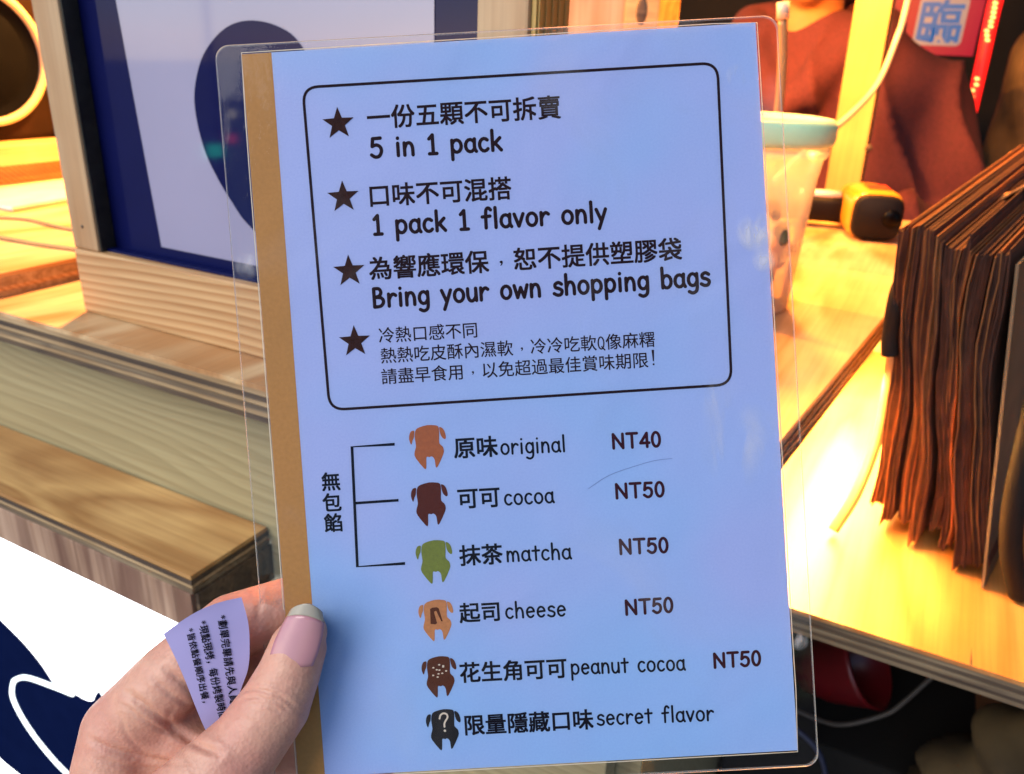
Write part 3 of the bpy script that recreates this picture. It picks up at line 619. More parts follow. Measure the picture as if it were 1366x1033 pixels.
# red sign with the character, red light tube
sg = thing('red_sign', 'red sign with a blue outlined character hanging at the top right', 'sign')
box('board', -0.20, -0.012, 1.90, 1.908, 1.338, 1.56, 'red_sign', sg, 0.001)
def text_mesh(body_, size=1.0, offset=0.0, ext=0.0, res=4):
    cu = bpy.data.curves.new('t', 'FONT'); cu.body = body_; cu.size = size; cu.offset = offset; cu.extrude = ext; cu.resolution_u = res
    cu.align_x = 'LEFT'
    o = bpy.data.objects.new('t', cu); C.objects.link(o)
    dg = bpy.context.evaluated_depsgraph_get(); dg.update()
    me = bpy.data.meshes.new_from_object(o.evaluated_get(dg))
    bpy.data.objects.remove(o); bpy.data.curves.remove(cu)
    return me
def text_data(body_, **kw):
    me = text_mesh(body_, **kw)
    v = [tuple(x.co) for x in me.vertices]; f = [tuple(p.vertices) for p in me.polygons]; bpy.data.meshes.remove(me); return v, f
v, f = text_data('臨', offset=0.02, ext=0.01)
xs = [a[0] for a in v]; zs = [a[1] for a in v]
def fit(a, x0, x1, z0, z1, y, dy): return (x0 + (a[0] - min(xs)) / (max(xs) - min(xs)) * (x1 - x0), y + a[2] * dy, z0 + (a[1] - min(zs)) / (max(zs) - min(zs)) * (z1 - z0))
def rrect(x0, x1, y0, y1, r_, n=6):
    out = []
    for cx_, cy2, a0 in ((x1 - r_, y1 - r_, 0), (x0 + r_, y1 - r_, 90), (x0 + r_, y0 + r_, 180), (x1 - r_, y0 + r_, 270)):
        for k in range(n + 1):
            a = math.radians(a0 + 90 * k / n); out.append((cx_ + r_ * math.cos(a), cy2 + r_ * math.sin(a)))
    return out
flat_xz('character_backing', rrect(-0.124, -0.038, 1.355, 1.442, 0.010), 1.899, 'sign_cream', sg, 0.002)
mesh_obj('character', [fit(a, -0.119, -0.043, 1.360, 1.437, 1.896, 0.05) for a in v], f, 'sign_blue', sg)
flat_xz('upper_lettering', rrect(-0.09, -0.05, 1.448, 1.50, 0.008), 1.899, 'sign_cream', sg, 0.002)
lt = thing('led_tube', 'glowing red light tube with bright dots hanging right of the red sign', 'light')
tube('tube', [(0.012, 1.80, 1.52), (0.004, 1.80, 1.43), (0.006, 1.80, 1.34), (0.008, 1.80, 1.236)], 0.0125, 'led_red', lt, 12, r2=0.010)
random.seed(5)
for i in range(14):
    z = 1.425 - i * 0.0075 if i < 9 else 1.30 - (i - 9) * 0.010
    x = 0.002 + random.uniform(-.002, .003)
    o = sdf_body('bulb', [[((x, 1.7875, z), .0026), ((x + 0.003, 1.7875, z - .001), .0022)]], .001, .0009, 'led_dot', lt) if i == 0 else None
    if i == 0: b0_ = o; ox, oz = x, z
    else:
        o = b0_.copy(); C.objects.link(o); o.location = (x - ox, 0.0, z - oz)
# dim jacket hanging at far right
tag(sdf_body('hanging_jacket', [[((0.13, 1.75, 1.44), .05), ((0.10, 1.75, 1.30), .06), ((0.12, 1.78, 1.12), .07)], [((0.17, 1.72, 1.36), .05), ((0.20, 1.70, 1.18), .06)]], 0.03, 0.008, 'camo', None, lambda P, g: 0.006 * np.sin(P[:, 0] * 90 + P[:, 2] * 30)),
    'dim brown camouflage jacket hanging at the right edge above the bags', 'jacket')

# ------------------------------------------------------------------ kraft paper bags
random.seed(11)
NB = 78
def bag(i):
    s = i / (NB - 1)
    b0 = Vector((-0.001 + 0.070 * s, 0.557 - 0.043 * s, 1.0175)); t0 = Vector((-0.0160 + 0.052 * s, 0.500 - 0.006 * s, 1.234))
    t0.z += 0.004 * math.sin(s * 7) - 0.006 * s + random.uniform(-.0018, .0018)
    if 0.62 < s < 0.70: t0.z += 0.012 * (1 - abs(s - .66) / .04)
    gi = (0, 9, 17, 30, 38, 49, 56, 67, 78); gk = max(k for k in range(len(gi)) if gi[k] <= i); gs = (i - gi[gk]) / max(1, (gi + (90,))[gk + 1] - gi[gk])
    b0.z += random.uniform(0, .0045) + (0.012, 0.004, 0.010, 0.001, 0.016, 0.006, 0.0, 0.008, 0.0)[gk] + 0.006 * gs
    b0.x += (0.0, -0.001, 0.0015, -0.001, 0.002, -0.0015, 0.0015, 0.001, 0)[gk]
    yj = random.uniform(-.0012, .0012) - (0.004 if i in (9, 30, 31, 56, 67) else 0) + (0.006 if i in (8, 16, 29, 37, 48, 55, 66) else 0)
    back = Vector((0.062, 0.30, 0.026)); nv, nu = 12, 5; V = []; F = []
    th = Vector((0.00026, 0.0001, 0))
    for side in (-1, 1):
        for a in range(nv + 1):
            for b_ in range(nu + 1):
                v_ = a / nv; u = b_ / nu
                p = b0.lerp(t0, v_) + Vector((back.x, back.y, back.z * v_)) * u
                bulge = 0.0035 * math.sin(v_ * 4.2 + s * 2.2) + 0.0011 * math.sin(v_ * 13 + s * 9) + 0.00035 * math.sin(v_ * 37 + i * .7)
                p.x += bulge; p.y += yj + 0.0005 * math.sin(v_ * 21 + i * 1.7)
                if a == 0: p.z += random.uniform(0, .002)
                if v_ < 0.12: p.x += random.uniform(-.0003, .0003)
                V.append(p + th * side)
    n1 = (nv + 1) * (nu + 1); I = lambda sd_, a, b_: sd_ * n1 + a * (nu + 1) + b_
    for a in range(nv):
        for b_ in range(nu):
            F.append((I(0, a, b_), I(0, a + 1, b_), I(0, a + 1, b_ + 1), I(0, a, b_ + 1))); F.append((I(1, a, b_), I(1, a, b_ + 1), I(1, a + 1, b_ + 1), I(1, a + 1, b_)))
        F.append((I(0, a, 0), I(1, a, 0), I(1, a + 1, 0), I(0, a + 1, 0)))
        F.append((I(0, a, nu), I(0, a + 1, nu), I(1, a + 1, nu), I(1, a, nu)))
    for b_ in range(nu):
        F.append((I(0, nv, b_), I(1, nv, b_), I(1, nv, b_ + 1), I(0, nv, b_ + 1))); F.append((I(0, 0, b_), I(0, 0, b_ + 1), I(1, 0, b_ + 1), I(1, 0, b_)))
    o = mesh_obj('paper_bag', V, F, 'kraft_orange' if i in (9, 30, 31, 56, 67) or random.random() < .2 else 'kraft_dark')  # lit edges and shaded fronts put into the colour: orange and dark kraft
    tag(o, 'flat brown kraft paper bag standing on edge in the packed row on the lower board', 'paper bag', 'kraft paper bags packed upright on the lower board')
for i in range(NB): bag(i)
# loose folded tops lying over the row
for k, (x, y, z, rz, lab) in enumerate(((0.082, 0.72, 1.262, 0.12, 'crumpled orange lit paper bag lying on top of the standing bags'),)):
    V = []; F = []; nu, nv = 16, 12
    for a in range(nu + 1):
        for b_ in range(nv + 1):
            u = a / nu - .5; w = b_ / nv - .5
            dx, dy = u * 0.105, w * 0.20
            zz = 0.010 * math.sin(u * 7 + k) * math.cos(w * 5) + 0.006 * math.sin(w * 17 + u * 9 + k * 2) - 0.02 * abs(u) * 2 * (u < 0) + w * 0.03
            V.append((x + dx * math.cos(rz) - dy * math.sin(rz) * -1, y - dx * math.sin(rz) + dy * math.cos(rz), z + zz + 0.002 * noise.noise((u * 9, w * 9, k))))
    for a in range(nu):
        for b_ in range(nv): F.append((a * (nv + 1) + b_, (a + 1) * (nv + 1) + b_, (a + 1) * (nv + 1) + b_ + 1, a * (nv + 1) + b_ + 1))
    o = mesh_obj('loose_bag', V, F, 'kraft_loose', None, True); md = o.modifiers.new('s', 'SOLIDIFY'); md.thickness = 0.0012
    tag(o, lab, 'paper bag')
# card divider, rods
def slab4(name, pts, th, mat, parent=None):
    a, b_, c, d = [Vector(p) for p in pts]; n_ = (b_ - a).cross(d - a).normalized() * th
    v = [a, b_, c, d, a + n_, b_ + n_, c + n_, d + n_]
    o = mesh_obj(name, v, [(3, 2, 1, 0), (4, 5, 6, 7), (0, 1, 5, 4), (1, 2, 6, 5), (2, 3, 7, 6), (3, 0, 4, 7)], mat, parent); fix_normals(o); return o
hl = thing('bag_holder', 'black metal holder with a tan foot keeping the paper bags upright', 'holder')
slab4('divider', [(0.0720, 0.512, 1.018), (0.134, 0.812, 1.018), (0.100, 0.79, 1.235), (0.040, 0.492, 1.225)], 0.0016, 'grey_card', hl)
tube('foot', [(-0.019, 0.527, 1.0215), (-0.010, 0.540, 1.050), (-0.006, 0.56, 1.09), (-0.010, 0.57, 1.16)], 0.0036, 'tan_rod', hl, 12)
tube('side_rod', [(-0.0095, 0.52, 1.155), (-0.0115, 0.52, 1.168), (-0.0125, 0.52, 1.196), (-0.008, 0.57, 1.205)], 0.0050, 'rod_black', hl, 12)
tube('side_rod', [(0.075, 0.50, 1.32), (0.066, 0.49, 1.225), (0.069, 0.485, 1.12), (0.0765, 0.492, 1.065), (0.092, 0.510, 1.0225)], 0.0062, 'rod_black', hl, 12)
tube('side_rod', [(0.083, 0.60, 1.20), (0.078, 0.58, 1.12), (0.082, 0.58, 1.03)], 0.0055, 'rod_black', hl, 12)
rp = thing('red_pouch', 'red and black pouch at the right edge beside the bag holder', 'pouch')
o = sdf_body('shell', [[((0.118, 0.53, 1.045), .026), ((0.135, 0.56, 1.05), .028)]], .004, .003, 'red_plastic', rp)
box('strap', 0.098, 0.125, 0.56, 0.566, 1.075, 1.16, 'gun_black', rp, 0.001)
for z in (1.118, 1.098): box('patch', 0.100, 0.108, 0.5585, 0.5597, z, z + 0.008, 'kraft_orange', rp, 0.0003)

# ------------------------------------------------------------------ under the board, right
rbk = thing('red_basin', 'dark red plastic basin in the shade under the lower board', 'basin')
lathe('bowl', [(0.0, -0.045), (0.020, -0.045), (0.032, -0.02), (0.040, 0.02), (0.042, 0.026), (0.038, 0.026), (0.033, 0.0), (0.0, -0.03)], (0, 0, 0), 'red_plastic', rbk)
rbk.children[0].location = (0.012, 0.72, 0.765); rbk.children[0].rotation_euler = (0.45, 0.85, 0.4)
tag(box('under_crate', -0.08, 0.14, 0.66, 0.95, 0.0, 0.715, 'dark_wall', bev=0.004), 'dark crate standing under the lower board below the red basin', 'crate')
tag(tube('grey_cable', [(-0.03, 0.66, 0.745), (0.0, 0.655, 0.747), (0.022, 0.65, 0.757), (0.05, 0.655, 0.778), (0.063, 0.66, 0.795), (0.09, 0.67, 0.85)], 0.0022, 'cable_grey'), 'thin grey cable crossing the red basin under the board', 'cable')
tag(tube('blue_cable', [(-0.02, 0.62, 0.76), (0.006, 0.62, 0.742), (0.020, 0.62, 0.70), (0.024, 0.62, 0.62), (0.02, 0.62, 0.40)], 0.0026, 'cable_blue'), 'dark blue cable hanging straight down near the card corner', 'cable')
def crump(P, g): return 0.013 * (1 - np.abs(np.sin(P[:, 0] * 38 + P[:, 2] * 22 + 1.5 * np.sin(P[:, 2] * 40)))) ** 2 + 0.005 * np.sin(P[:, 2] * 120 + P[:, 0] * 60)
tag(sdf_body('canvas_bag', [[((0.145, 0.60, 0.835), .036), ((0.150, 0.60, 0.70), .072), ((0.16, 0.62, 0.30), .10)], [((0.185, 0.60, 0.85), .035), ((0.21, 0.62, 0.70), .08)], [((0.108, 0.59, 0.800), .016), ((0.12, 0.59, 0.76), .03)]], 0.02, 0.005, 'camo', None, crump),
    'crumpled olive canvas bag at the lower right corner', 'bag')

# ------------------------------------------------------------------ menu card
MW = np.array([[0.8695295087852029, -0.2535127249700684, 0.4238510724653346],
               [0.4840430383607257, 0.2670041781365202, -0.8333133299498805],
               [0.09808552577358655, 0.9297526913840539, 0.3548790815162641]])
TW = np.array([-0.18698, 0.18397, 1.31508])
TW = np.array([float(x) for x in (CAM + CR @ np.array([-0.0776, -0.0954, 0.2317]))])
mc = thing('menu_card', 'laminated pale blue menu card with Chinese and English writing held up in front', 'menu card')
Mc = Matrix.Identity(4)
for i in range(3):
    for j in range(3): Mc[i][j] = MW[i][j]
    Mc[i][3] = TW[i]
mc.matrix_world = Mc
mm = 0.001
def flat(name, pts, z, mat, parent=mc, th=0.00008):
    n_ = len(pts); v = [(p[0] * mm, p[1] * mm, z) for p in pts] + [(p[0] * mm, p[1] * mm, z + th) for p in pts]
    f = [tuple(range(n_))[::-1], tuple(range(n_, 2 * n_))] + [(i, (i + 1) % n_, n_ + (i + 1) % n_, n_ + i) for i in range(n_)]
    o = mesh_obj(name, v, f, mat, parent); fix_normals(o); return o
PC = [(-0.38, 0.56), (147.6, -0.30), (148.9, -212.6), (0.55, -212.3)]
paper = flat('paper_sheet', PC, -0.00015, 'menu_paper', th=0.00015)
flat('tan_stripe', [(-0.33, 0.51), (8.3, 0.46), (8.65, -212.2), (0.60, -212.25)], 0.00002, 'ink_tan', paper, 0.00003)
FZ0, FZ1 = -0.0004, 0.00035
def filmpt(u, w):   # bilinear film outline
    a = np.array([-7.9, 3.4]); b_ = np.array([153.8, 1.4]); c = np.array([154.9, -217.6]); d = np.array([-6.4, -216.9])
    return a * (1 - u) * w + b_ * u * w + c * u * (1 - w) + d * (1 - u) * (1 - w)
fp = []
for (u, w, su, sw, a0) in ((1, 1, -1, -1, 0), (0, 1, 1, -1, 90), (0, 0, 1, 1, 180), (1, 0, -1, 1, 270)):
    for k in range(8):
        a = math.radians(a0 + 90 * k / 7); fp.append(filmpt(u + su * 0.025 + 0.025 * math.cos(a), w + sw * 0.018 + 0.018 * math.sin(a)))
n_ = len(fp); cx0, cy0 = 74, -106
V = []; 
for zz, ins in ((FZ0 + 0.00012, 0), (FZ0, 0.5), (FZ1, 0.5), (FZ1 - 0.00012, 0)):
    for p in fp:
        q = Vector((p[0] - cx0, p[1] - cy0)); L_ = q.length; q *= (L_ - ins) / L_; V.append(((q.x + cx0) * mm, (q.y + cy0) * mm, zz))
F = [tuple(range(n_, 2 * n_))[::-1], tuple(range(2 * n_, 3 * n_))]; fm = [0, 0]
for a, b_ in ((1, 0), (0, 3), (3, 2)):
    for i in range(n_): F.append((a * n_ + i, b_ * n_ + i, b_ * n_ + (i + 1) % n_, a * n_ + (i + 1) % n_)); fm.append(1)
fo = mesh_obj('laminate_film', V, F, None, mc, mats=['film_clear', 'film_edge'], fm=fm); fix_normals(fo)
fo['label'] = 'clear laminating film with rounded corners'
# air line where the film closes round the paper
def ring(name, pts, w, z, mat, parent, th=0.00004, closed=True):
    N = len(pts); V = []; F = []
    for i in range(N):
        p = Vector(pts[i]); a = Vector(pts[(i - 1) % N] if closed or i else pts[i]); b_ = Vector(pts[(i + 1) % N] if closed or i < N - 1 else pts[i])
        d = (b_ - a).normalized(); nn = Vector((-d.y, d.x)) * w / 2
        for s, zz in ((-1, z), (-1, z + th), (1, z + th), (1, z)): V.append(((p.x + nn.x * s) * mm, (p.y + nn.y * s) * mm, zz))
    for i in range(N if closed else N - 1):
        j = (i + 1) % N
        for k in range(4): F.append((i * 4 + k, j * 4 + k, j * 4 + (k + 1) % 4, i * 4 + (k + 1) % 4))
    if not closed: F += [(3, 2, 1, 0), tuple((N - 1) * 4 + k for k in range(4))]
    o = mesh_obj(name, V, F, mat, parent); fix_normals(o); return o
pad = []
for (a, b_) in zip(PC, PC[1:] + PC[:1]):
    for k in range(12):
        s = k / 12; pad.append((a[0] + (b_[0] - a[0]) * s + random.uniform(-.08, .08) + (0.5 if a[0] > 100 and b_[0] > 100 else -0.35 if a[0] < 5 and b_[0] < 5 else 0), a[1] + (b_[1] - a[1]) * s + (0.45 if a[1] > -5 and b_[1] > -5 else -.5 if a[1] < -200 and b_[1] < -200 else 0)))
ring('seal_line', pad, 0.28, -0.0001, 'cream_plastic', mc)
# printed frame with rounded corners
Q = [(136.09, -10.95), (16.60, -10.07), (17.78, -103.5), (135.24, -103.4)]
rp_ = []
for (c, prv, nxt) in ((Q[0], Q[3], Q[1]), (Q[1], Q[0], Q[2]), (Q[2], Q[1], Q[3]), (Q[3], Q[2], Q[0])):
    c = Vector(c); a = (Vector(prv) - c).normalized() * 4.6; b_ = (Vector(nxt) - c).normalized() * 4.6
    for k in range(9):
        s = k / 8; rp_.append(tuple((c + a) * (1 - s) ** 2 + c * 2 * s * (1 - s) + (c + b_) * s * s))
ring('printed_border', rp_, 0.78, 0.00006, 'ink_brown', mc)
for i, (x, y) in enumerate([(26.17, -21.0), (26.09, -42.1), (26.33, -63.5), (26.53, -84.0)]):
    pts = []
    for k in range(10):
        a = math.radians(90 + 36 * k); r_ = 4.75 if k % 2 == 0 else 1.95
        pts.append((x + r_ * math.cos(a), y + r_ * math.sin(a)))
    flat('star', pts, 0.00006, 'ink_star')
ring('bracket', [(36.1, -114.7), (23.54, -114.7), (22.66, -150.1), (36.77, -150.0)], 0.85, 0.00006, 'ink_black', mc, closed=False)
ring('bracket_arm', [(23.1, -131.3), (36.1, -131.2)], 0.75, 0.00012, 'ink_black', mc, closed=False)
ring('pen_mark', sm2([(91.87, -131.27), (98.23, -127.68), (107.15, -125.15), (112.25, -124.14), (116.86, -123.9)], 6), 0.12, 0.00006, 'pen_violet', mc, closed=False)

# lettering: hand-drawn round pen alphabet
def arc(cx_, cy2, rx, ry, a0, a1, n=12): return [(cx_ + rx * math.cos(math.radians(a0 + (a1 - a0) * k / n)), cy2 + ry * math.sin(math.radians(a0 + (a1 - a0) * k / n))) for k in range(n + 1)]
def sm(*p): return [(q.x, q.y) for q in smooth_path([(a, b_, 0) for a, b_ in p], 5)]
G = {
 'a': (.56, [arc(.27, .24, .21, .245, 35, 335), sm((.47, .50), (.455, .25), (.47, .10), (.53, .0))]),
 'b': (.56, [[(.09, .80), (.10, .0)], arc(.29, .24, .205, .25, 150, -150, 14)]),
 'c': (.50, [arc(.28, .245, .21, .25, 48, 318)]),
 'e': (.55, [[(.08, .25), (.47, .285)], arc(.28, .245, .205, .25, 8, 318, 14)]),
 'f': (.47, [sm((.44, .72), (.34, .80), (.24, .73), (.21, .50), (.20, .0)), [(.05, .45), (.40, .47)]]),
 'g': (.55, [arc(.27, .255, .20, .24, 35, 335), sm((.47, .49), (.475, .10), (.44, -.18), (.27, -.28), (.09, -.22))]),
 'h': (.56, [[(.09, .80), (.09, .0)], sm((.09, .26), (.20, .46), (.36, .47), (.45, .30), (.46, .0))]),
 'i': (.26, [[(.12, .49), (.12, .0)], [(.125, .69), (.127, .70)]]),
 'k': (.54, [[(.09, .80), (.09, .0)], [(.43, .49), (.11, .21)], [(.20, .29), (.47, .0)]]),
 'l': (.24, [[(.12, .80), (.12, .0)]]),
 'm': (.80, [[(.09, .49), (.09, .0)], sm((.09, .28), (.19, .46), (.31, .46), (.385, .30), (.39, .0)), sm((.39, .28), (.48, .46), (.61, .46), (.69, .30), (.71, .0))]),
 'n': (.56, [[(.09, .49), (.09, .0)], sm((.09, .26), (.20, .46), (.36, .47), (.45, .30), (.46, .0))]),
 'o': (.56, [arc(.28, .245, .215, .25, 0, 360, 18)]),
 'p': (.57, [[(.09, .49), (.09, -.28)], arc(.29, .25, .205, .245, 150, -150, 14)]),
 'r': (.46, [[(.09, .49), (.09, .0)], sm((.09, .25), (.19, .41), (.31, .48), (.42, .42))]),
 's': (.49, [sm((.42, .43), (.28, .50), (.12, .43), (.14, .30), (.30, .25), (.43, .16), (.38, .02), (.22, -.01), (.06, .06))]),
 't': (.46, [[(.23, .68), (.23, .0)], [(.04, .47), (.43, .48)]]),
 'u': (.55, [sm((.08, .49), (.08, .20), (.16, .02), (.31, .0), (.44, .14), (.46, .30)), [(.46, .49), (.475, .0)]]),
 'v': (.50, [[(.05, .49), (.24, .0), (.45, .49)]]),
 'w': (.70, [[(.05, .49), (.19, .0), (.35, .40), (.50, .0), (.66, .49)]]),
 'y': (.52, [[(.05, .49), (.26, .03)], [(.47, .49), (.15, -.28)]]),
 'B': (.64, [[(.10, .74), (.10, .0)], sm((.10, .74), (.34, .73), (.43, .58), (.34, .44), (.12, .39)), sm((.12, .39), (.42, .36), (.53, .20), (.40, .03), (.10, .0))]),
 '1': (.50, [[(.11, .60), (.27, .75), (.27, .0)], [(.10, .0), (.43, .0)]]),
 '5': (.60, [[(.49, .74), (.15, .73), (.11, .42)], sm((.11, .42), (.30, .47), (.47, .38), (.51, .20), (.40, .02), (.22, -.01), (.06, .08))]),
 ' ': (.42, []),
}
GN = {
 'N': (.74, [[(.09, .0), (.09, .72), (.61, .0), (.61, .72)]]),
 'T': (.66, [[(.04, .72), (.60, .72)], [(.32, .72), (.32, .0)]]),
 '4': (.58, [[(.42, .0), (.42, .70), (.06, .20), (.54, .20)]]),
 '5': (.58, [[(.49, .71), (.15, .71), (.10, .36)], sm((.10, .36), (.26, .46), (.43, .40), (.49, .23), (.42, .05), (.25, -.01), (.07, .10))]),
 '0': (.58, [arc(.28, .355, .205, .365, 0, 360, 22)]),
}
def stroke_geo(poly, r_, h, V, F, z):
    P = [Vector((a, b_)) for a, b_ in poly]
    # resample corners by adding round joins: simply densify, then sweep with rounded ends
    rings = []
    n_ = len(P); closed = (P[0] - P[-1]).length < 1e-5
    def nd(i):
        if closed: a, b_ = P[(i - 1) % (n_ - 1)], P[(i + 1) % (n_ - 1)]
        else: a, b_ = P[max(i - 1, 0)], P[min(i + 1, n_ - 1)]
        return (b_ - a).normalized()
    if not closed:
        d0 = nd(0)
        for k in range(4):
            a = math.pi / 2 * (1 - k / 4); rings.append((P[0] - d0 * r_ * math.sin(a), d0, max(0.03, math.cos(a))))
    for i in range(n_): rings.append((P[i], nd(i), 1.0))
    if not closed:
        d1 = nd(n_ - 1)
        for k in range(1, 5):
            a = math.pi / 2 * k / 4; rings.append((P[-1] + d1 * r_ * math.sin(a), d1, max(0.03, math.cos(a))))
    prof = [(-1, 0), (-.75, .8), (0, 1.0), (.75, .8), (1, 0)]; m_ = len(prof); base = len(V)
    for c, d, s in rings:
        nn = Vector((-d.y, d.x))
        for px2, pz in prof: V.append((c.x + nn.x * px2 * r_ * s, c.y + nn.y * px2 * r_ * s, z + pz * h * (0.4 + .6 * s)))
    for i in range(len(rings) - 1):
        for k in range(m_ - 1):
            a = base + i * m_ + k; F.append((a, a + 1, a + m_ + 1, a + m_))
def split_corners(poly):
    """cut a polyline at sharp corners so that each stroke gets round joins"""
    out = []; cur = [poly[0]]
    for i in range(1, len(poly)):
        cur.append(poly[i])
        if i < len(poly) - 1:
            a = Vector(poly[i]) - Vector(poly[i - 1]); b_ = Vector(poly[i + 1]) - Vector(poly[i])
            if a.length > 1e-6 and b_.length > 1e-6 and a.angle(b_) > math.radians(35): out.append(cur); cur = [poly[i]]
    out.append(cur); return out
def pen_text(s, x0, y0, x1, y1, hgt, wgt, mat, table, caph, name='lettering'):
    """hgt: height in mm of the tall letters (caph in glyph units)"""
    adv = 0; items = []
    for ch in s:
        w, st_ = table[ch]; items.append((adv + 0.03, st_)); adv += w + 0.06
    endpad = 0.08
    sx = (x1 - x0) / (adv - 2 * endpad); sy = hgt / caph; sl_ = (y1 - y0) / (x1 - x0); V = []; F = []; q = 0
    for ad_, st_ in items:
        for poly in st_:
            for part in split_corners(poly):
                pts = [((ad_ + a - endpad) * sx + x0, 0) for a, b_ in part]; pts = [(p[0], y0 + (p[0] - x0) * sl_ + b_ * sy) for p, (a, b_) in zip(pts, part)]
                stroke_geo(pts, wgt / 2, 0.035, V, F, 0.06 + 0.0004 * (q % 7)); q += 1
    o = mesh_obj(name, [(a * mm, b_ * mm, c * mm) for a, b_, c in V], F, mat, mc); fix_normals(o)
    return o
def cjk_text(s, x0, y0, x1, y1, mat, bold, rise=0.0):
    """full-width characters spaced evenly; the comma is drawn centred as in the photograph"""
    wts = [0.5 if ch == 'Q' else 1.0 for ch in s]; tot = sum(wts); em = (x1 - x0) / tot; V = []; F = []; x = 0
    for ch, w in zip(s, wts):
        px0 = x0 + x * em; py0 = y0 + (y1 - y0) * x / tot
        if ch == '，':
            base = len(V); cx_, cy2 = px0 + 0.5 * em, py0 + 0.42 * em
            pts = [(0, .07), (.06, .06), (.075, -.01), (.05, -.09), (-.02, -.15), (-.04, -.13), (.0, -.07), (.0, -.04), (-.05, -.02), (-.06, .04)]
            V += [(cx_ + a * em, cy2 + b_ * em, 0.07) for a, b_ in pts]; F.append(tuple(range(base, base + len(pts))))
        elif ch == 'Q':
            stroke_geo([(px0 + a * em, py0 + b_ * em + 0.08 * em) for a, b_ in arc(.25, .38, .17, .36, 0, 360, 16)], 0.20, 0.03, V, F, 0.06)
            stroke_geo([(px0 + a * em, py0 + b_ * em + 0.08 * em) for a, b_ in ((.28, .16), (.45, -.04))], 0.20, 0.03, V, F, 0.062)
        else:
            v, f = text_data(ch); k_ = em * CJK_K
            for q, (ox_, oy_) in enumerate(((0, 0), (1, 0), (0, 1), (1, 1), (.5, .5))):      # the stroke's weight
                base = len(V)
                V += [(px0 + (ox_ - .5) * bold * em + a[0] * k_, py0 + 0.12 * em + (oy_ - .5) * bold * em + a[1] * k_, 0.06 + 0.004 * q) for a in v]
                F += [tuple(base + i for i in p) for p in f]
        x += w
    o = mesh_obj('lettering', [(a * mm, b_ * mm, c * mm) for a, b_, c in V], F, mat, mc); return o
# measure the built-in font's full-width advance
def adv_of():
    v1, _ = text_data('口'); v2, _ = text_data('口口')
    return max(a[0] for a in v2) - max(a[0] for a in v1)
CJK_K = 1.0 / adv_of()
print('CJK advance', 1 / CJK_K)
TEXT = [('一份五顆不可拆賣', 'c', 34.35, -23.46, 90.71, -23.95), ('5 in 1 pack', 's', 34.69, -31.18, 73.12, -31.59), ('口味不可混搭', 'c', 33.02, -45.79, 75.02, -46.13), ('1 pack 1 flavor only', 's', 33.8, -53.41, 101.92, -53.92), ('為響應環保，恕不提供塑膠袋', 'c', 32.0, -66.76, 123.1, -66.74), ('Bring your own shopping bags', 's', 32.34, -74.41, 130.72, -74.16),
 ('冷熱口感不同', 't', 33.46, -85.18, 62.71, -85.28), ('熱熱吃皮酥內濕軟，冷冷吃軟Q像麻糬', 't', 33.6, -91.1, 113.9, -91.25), ('請盡早食用，以免超過最佳賞味期限', 't', 33.4, -97.23, 111.6, -97.11),
 ('無', 'k', 13.76, -127.34, 19.5, -127.36), ('包', 'k', 13.64, -133.55, 19.4, -133.57), ('餡', 'k', 13.66, -139.55, 19.42, -139.57),
 ('原味', 'k', 53.19, -120.26, 66.27, -120.41), ('original', 'l', 66.72, -119.56, 86.08, -119.87), ('可可', 'k', 53.21, -135.09, 66.1, -135.22), ('cocoa', 'l', 66.81, -134.48, 81.77, -134.63), ('抹茶', 'k', 52.77, -151.96, 65.69, -152.08), ('matcha', 'l', 66.41, -151.23, 85.81, -151.52), ('起司', 'k', 51.66, -168.87, 64.18, -168.95), ('cheese', 'l', 65.03, -168.07, 83.25, -168.31), ('花生角可可', 'k', 50.49, -186.77, 82.55, -187.1), ('peanut cocoa', 'l', 83.25, -185.91, 117.29, -186.55), ('限量隱藏口味', 'k', 50.68, -202.58, 89.37, -202.94), ('secret flavor', 'l', 90.01, -201.51, 124.88, -202.1),
 ('NT40', 'n', 99.46, -119.89, 114.01, -120.05), ('NT50', 'n', 99.56, -134.57, 114.24, -134.75), ('NT50', 'n', 99.76, -151.03, 114.45, -151.26), ('NT50', 'n', 100.43, -169.1, 114.86, -169.01), ('NT50', 'n', 125.44, -186.43, 139.72, -186.38)]
for s, k_, x0, y0, x1, y1 in TEXT:
    if k_ == 's': pen_text(s, x0 + .4, y0, x1 - .3, y1, 5.35, 1.02, 'ink_brown', G, 0.75)
    elif k_ == 'l': pen_text(s, x0 + .4, y0, x1 - .3, y1, 4.75, 0.64, 'ink_black', G, 0.80)
    elif k_ == 'n': pen_text(s, x0 + .3, y0, x1 - .3, y1, 4.1, 0.86, 'ink_maroon', GN, 0.72)
    elif k_ == 'c': cjk_text(s, x0, y0, x1, y1, 'ink_brown', 0.036)
    elif k_ == 't': cjk_text(s, x0, y0, x1, y1, 'ink_brown', 0.012)
    else: cjk_text(s, x0, y0, x1, y1, 'ink_black', 0.042)
ex = flat('exclamation_mark', [(112.6, -91.9), (113.3, -91.9), (113.1, -95.2), (112.8, -95.2)], 0.00006, 'ink_brown')
V = [(112.95 + .3 * math.cos(k * math.pi / 4), -96.1 + .3 * math.sin(k * math.pi / 4)) for k in range(8)]
flat('exclamation_dot', V, 0.00006, 'ink_brown', ex)

